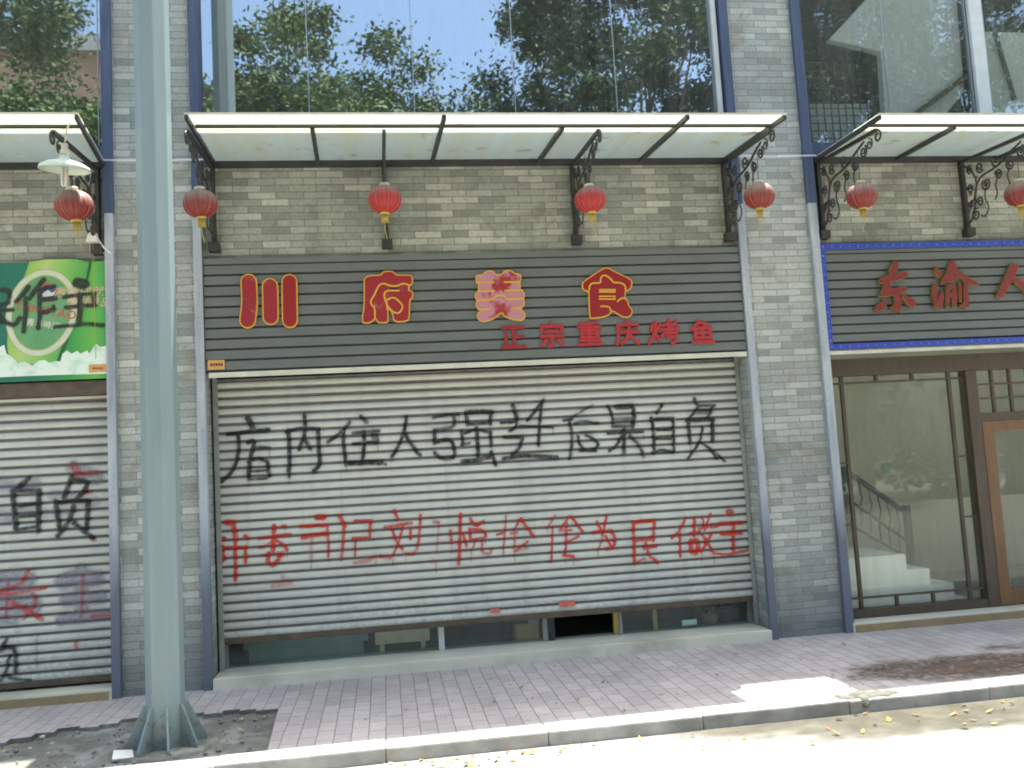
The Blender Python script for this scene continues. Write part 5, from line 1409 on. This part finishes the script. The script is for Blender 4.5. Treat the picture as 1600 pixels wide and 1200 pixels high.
# ================================================================== LITTER
tl = MB(); tl.prism([(-.06, -.05), (.065, -.045), (.06, .05), (-.05, .06)], -.006, .006, plane='XY')
o = tl.build("tile_fragment", MT['white']); o.location = (-2.63, -1.62, -.005); o.rotation_euler = (.25, .1, .3); tag(o, "broken white tile piece lying in the dirt left of the pole", "tile")
gr = MB()
for k in range(260):
    x_ = random.uniform(-4.4, -1.8); y_ = random.uniform(KB + .05, -.9)
    r = random.choice((.006, .008, .01, .012, .02)) * random.uniform(.7, 1.3)
    c = (x_, y_, -.028 + r * .4)
    gr.lathe([(0, r * .6), (r * .8, r * .3), (r, 0), (r * .7, -r * .5), (0, -r * .6)], 6, c, mi=random.choice((0, 0, 1)), ripple=.3, nr=3, smooth=False)
tag(gr.build("gravel", [mat("grey_gravel", (.26, .25, .23), (.16, .155, .14), 9, .9), mat("pale_gravel", (.5, .48, .4), None, 9, .9)]), kind="stuff", label="loose gravel and rubble in the torn-up strip round the pole", cat="gravel")
lv = MB()
def leafat(x_, y_, z_, r):
    a = random.uniform(0, 6.28); cu = random.uniform(.2, .7) * r; tl_ = random.uniform(-.3, .3)
    d = Vector((math.cos(a), math.sin(a), 0)); s = Vector((-math.sin(a), math.cos(a), tl_)) * .45
    c = Vector((x_, y_, z_ + .004))
    mi = random.choice((0, 0, 1, 2))
    up = Vector((0, 0, cu))
    lv.face([c - d * r, c - d * r * .2 - s * r + up * .4, c + up * .15], mi); lv.face([c - d * r, c + up * .15, c - d * r * .2 + s * r + up * .4], mi)
    lv.face([c + up * .15, c - d * r * .2 - s * r + up * .4, c + d * r + up], mi); lv.face([c + up * .15, c + d * r + up, c - d * r * .2 + s * r + up * .4], mi)
for k in range(60): leafat(random.uniform(-1.1, .3), random.uniform(-2.3, -2.07), ROADZ, random.uniform(.015, .035))
for k in range(80): leafat(random.uniform(.3, 6), random.uniform(-2.55, -2.07), ROADZ + .005, random.uniform(.015, .035))
for k in range(25): leafat(random.uniform(-4, -1.8), random.uniform(-1.8, -.95), -.022, random.uniform(.012, .028))
for k in range(45): leafat(random.uniform(-1.5, 6), random.uniform(-1.8, -.2), .002, random.uniform(.012, .026))
for k in range(26): leafat(random.uniform(2.2, 5), random.uniform(-2.03, -1.2), .012, random.uniform(.015, .03))
tag(lv.build("fallen_leaves", [mat("yellow_leaf", (.42, .28, .05), None, 9, .7), mat("brown_leaf", (.20, .10, .04), None, 9, .7), mat("pale_leaf", (.5, .42, .2), None, 9, .7)]), kind="stuff", label="dry yellow and brown leaves scattered along gutter and pavement", cat="leaves")

# ================================================================== ACROSS THE ROAD (seen in the glass)
def tree(name, loc, h, rx, rz, seed, label, group, dense=1.0, leafm='leaf', zc=None, n_cl=70):
    rnd = random.Random(seed)
    t = thing(name, label, "tree", loc, group)
    zc = zc if zc is not None else h - rz
    tr = MB()
    tr.tube([(0, 0, -.1), (.05, .03, zc * .35), (-.04, .05, zc * .7), (.03, 0, zc)], [.24, .2, .16, .1], 10)
    cl = []
    for k in range(n_cl):
        while True:
            v = Vector((rnd.uniform(-1, 1), rnd.uniform(-1, 1), rnd.uniform(-1, 1)))
            if .15 < v.length < 1: break
        v = v.normalized() * v.length ** .55
        wob = 1 + .28 * mn.noise(v * 1.9 + Vector((seed, 0, 0)))
        c = Vector((v.x * rx * wob, v.y * rx * .85 * wob, zc + v.z * rz * wob))
        cl.append(c)
    for c in cl[::4]:
        st = Vector((0, 0, zc * rnd.uniform(.55, .95)))
        mid = (st + c) / 2 + Vector((rnd.uniform(-.3, .3), rnd.uniform(-.3, .3), .2))
        tr.tube([st, mid, c], [.075, .045, .012], 6)
    tr.build("trunk", MT['bark'], t)
    g_ = np.random.default_rng(seed)
    nl = int(480 * dense)
    P0 = np.concatenate([np.array(c)[None, :] + g_.normal(0, 1, (nl, 3)) * np.array([1, 1, .75]) * g_.uniform(.20, .46) for c in cl])
    N = len(P0)
    D = g_.normal(0, 1, (N, 3)) * np.array([1, 1, .7]) + np.array([0, 0, -.25]); D /= np.linalg.norm(D, axis=1)[:, None]
    U = np.cross(D, g_.normal(0, 1, (N, 3))); U /= np.linalg.norm(U, axis=1)[:, None] + 1e-9
    S = g_.uniform(.055, .10, (N, 1))
    V = np.stack([P0 - D * S, P0 - U * S * .5, P0 + D * S, P0 + U * S * .5], 1).reshape(-1, 3)
    me = bpy.data.meshes.new("crown")
    me.vertices.add(len(V)); me.vertices.foreach_set("co", V.astype(np.float32).ravel())
    me.loops.add(4 * N); me.loops.foreach_set("vertex_index", np.arange(4 * N, dtype=np.int32))
    me.polygons.add(N); me.polygons.foreach_set("loop_start", np.arange(0, 4 * N, 4, dtype=np.int32)); me.polygons.foreach_set("loop_total", np.full(N, 4, np.int32))
    me.materials.append(MT[leafm]); me.update(calc_edges=True); me.validate()
    oc = bpy.data.objects.new("crown", me); COL.objects.link(oc); oc.parent = t
    return t
tree("street_tree", (-2.6, -15.8, 0), 13.6, 3.9, 5.0, 3, "broad tree across the road, mirrored in the middle upstairs window's left panes", None, 1.1, 'leaf', n_cl=150)
tree("street_tree", (1.9, -17.5, 0), 12.6, 2.3, 4.0, 5, "smaller tree across the road, mirrored beside the sky gap", None, .9, 'leaf', n_cl=70)
tree("street_tree", (6.3, -15.6, 0), 17.5, 4.0, 7.5, 8, "tall dense tree across the road, mirrored in the middle window's right panes", None, 1.2, 'leaf2', n_cl=230)
tree("street_tree", (12.4, -15.6, 0), 17.0, 3.3, 7.0, 11, "dark tree across the road, mirrored in the right upstairs window", None, 1.1, 'leaf2', n_cl=170)
tree("street_tree", (18.0, -17.0, 0), 16.5, 3.2, 6.5, 12, "tree across the road, mirrored past the white mullion at right", None, 1.0, 'leaf2', n_cl=130)
tree("street_tree", (-11.6, -17.5, 0), 17.4, 2.9, 2.1, 14, "tall airy tree across the road, mirrored high in the left upstairs window", None, .55, 'leaf', n_cl=75)
tree("street_tree", (-8.9, -15.8, 0), 12.0, 2.8, 3.2, 15, "low bushy tree across the road, mirrored low in the left upstairs window", None, .9, 'leaf', n_cl=70)
hd = MB()
rnd = random.Random(4)
for k in range(16000):
    x_ = rnd.uniform(-22, 30); y_ = -16.6 + rnd.gauss(0, .5); z_ = abs(rnd.gauss(0, 1)) * 1.0 + rnd.uniform(0, 1.6) + .5 * math.sin(x_ * 1.1)
    p0 = Vector((x_, y_, max(.05, z_)))
    d = Vector((rnd.gauss(0, 1), rnd.gauss(0, 1), rnd.gauss(0, .6))).normalized() * rnd.uniform(.1, .2)
    u = d.orthogonal() * .45
    hd.face([p0 - d, p0 - u, p0 + d, p0 + u])
tag(hd.build("hedge", MT['leaf2']), kind="stuff", label="leafy shrubbery along the far side of the road", cat="shrubs")
fb = thing("apartment_block", "brown tiled block across the road, mirrored faintly in the left upstairs window", "building", (-22, -46, 0))
p = MB(); p.quadbox(-11, 8, -8, 0, 0, 27.3); p.build("wall", MT['brownwall'], fb)
p = MB(); p.quadbox(-11.5, 8.5, -8.5, .5, 27.302, 28.2); p.build("roof", MT['roof'], fb)
wme = None
for r in range(6):
    for c in range(6):
        if wme is None:
            q = MB(); q.quadbox(-.9, .9, -.02, .06, -.8, .8); o = q.build("window", MT['windark'], fb); wme = o.data
        else:
            o = bpy.data.objects.new("window", wme); COL.objects.link(o); o.parent = fb
        o.location = (-9.3 + c * 3.1, .01, 3.2 + r * 3.2)
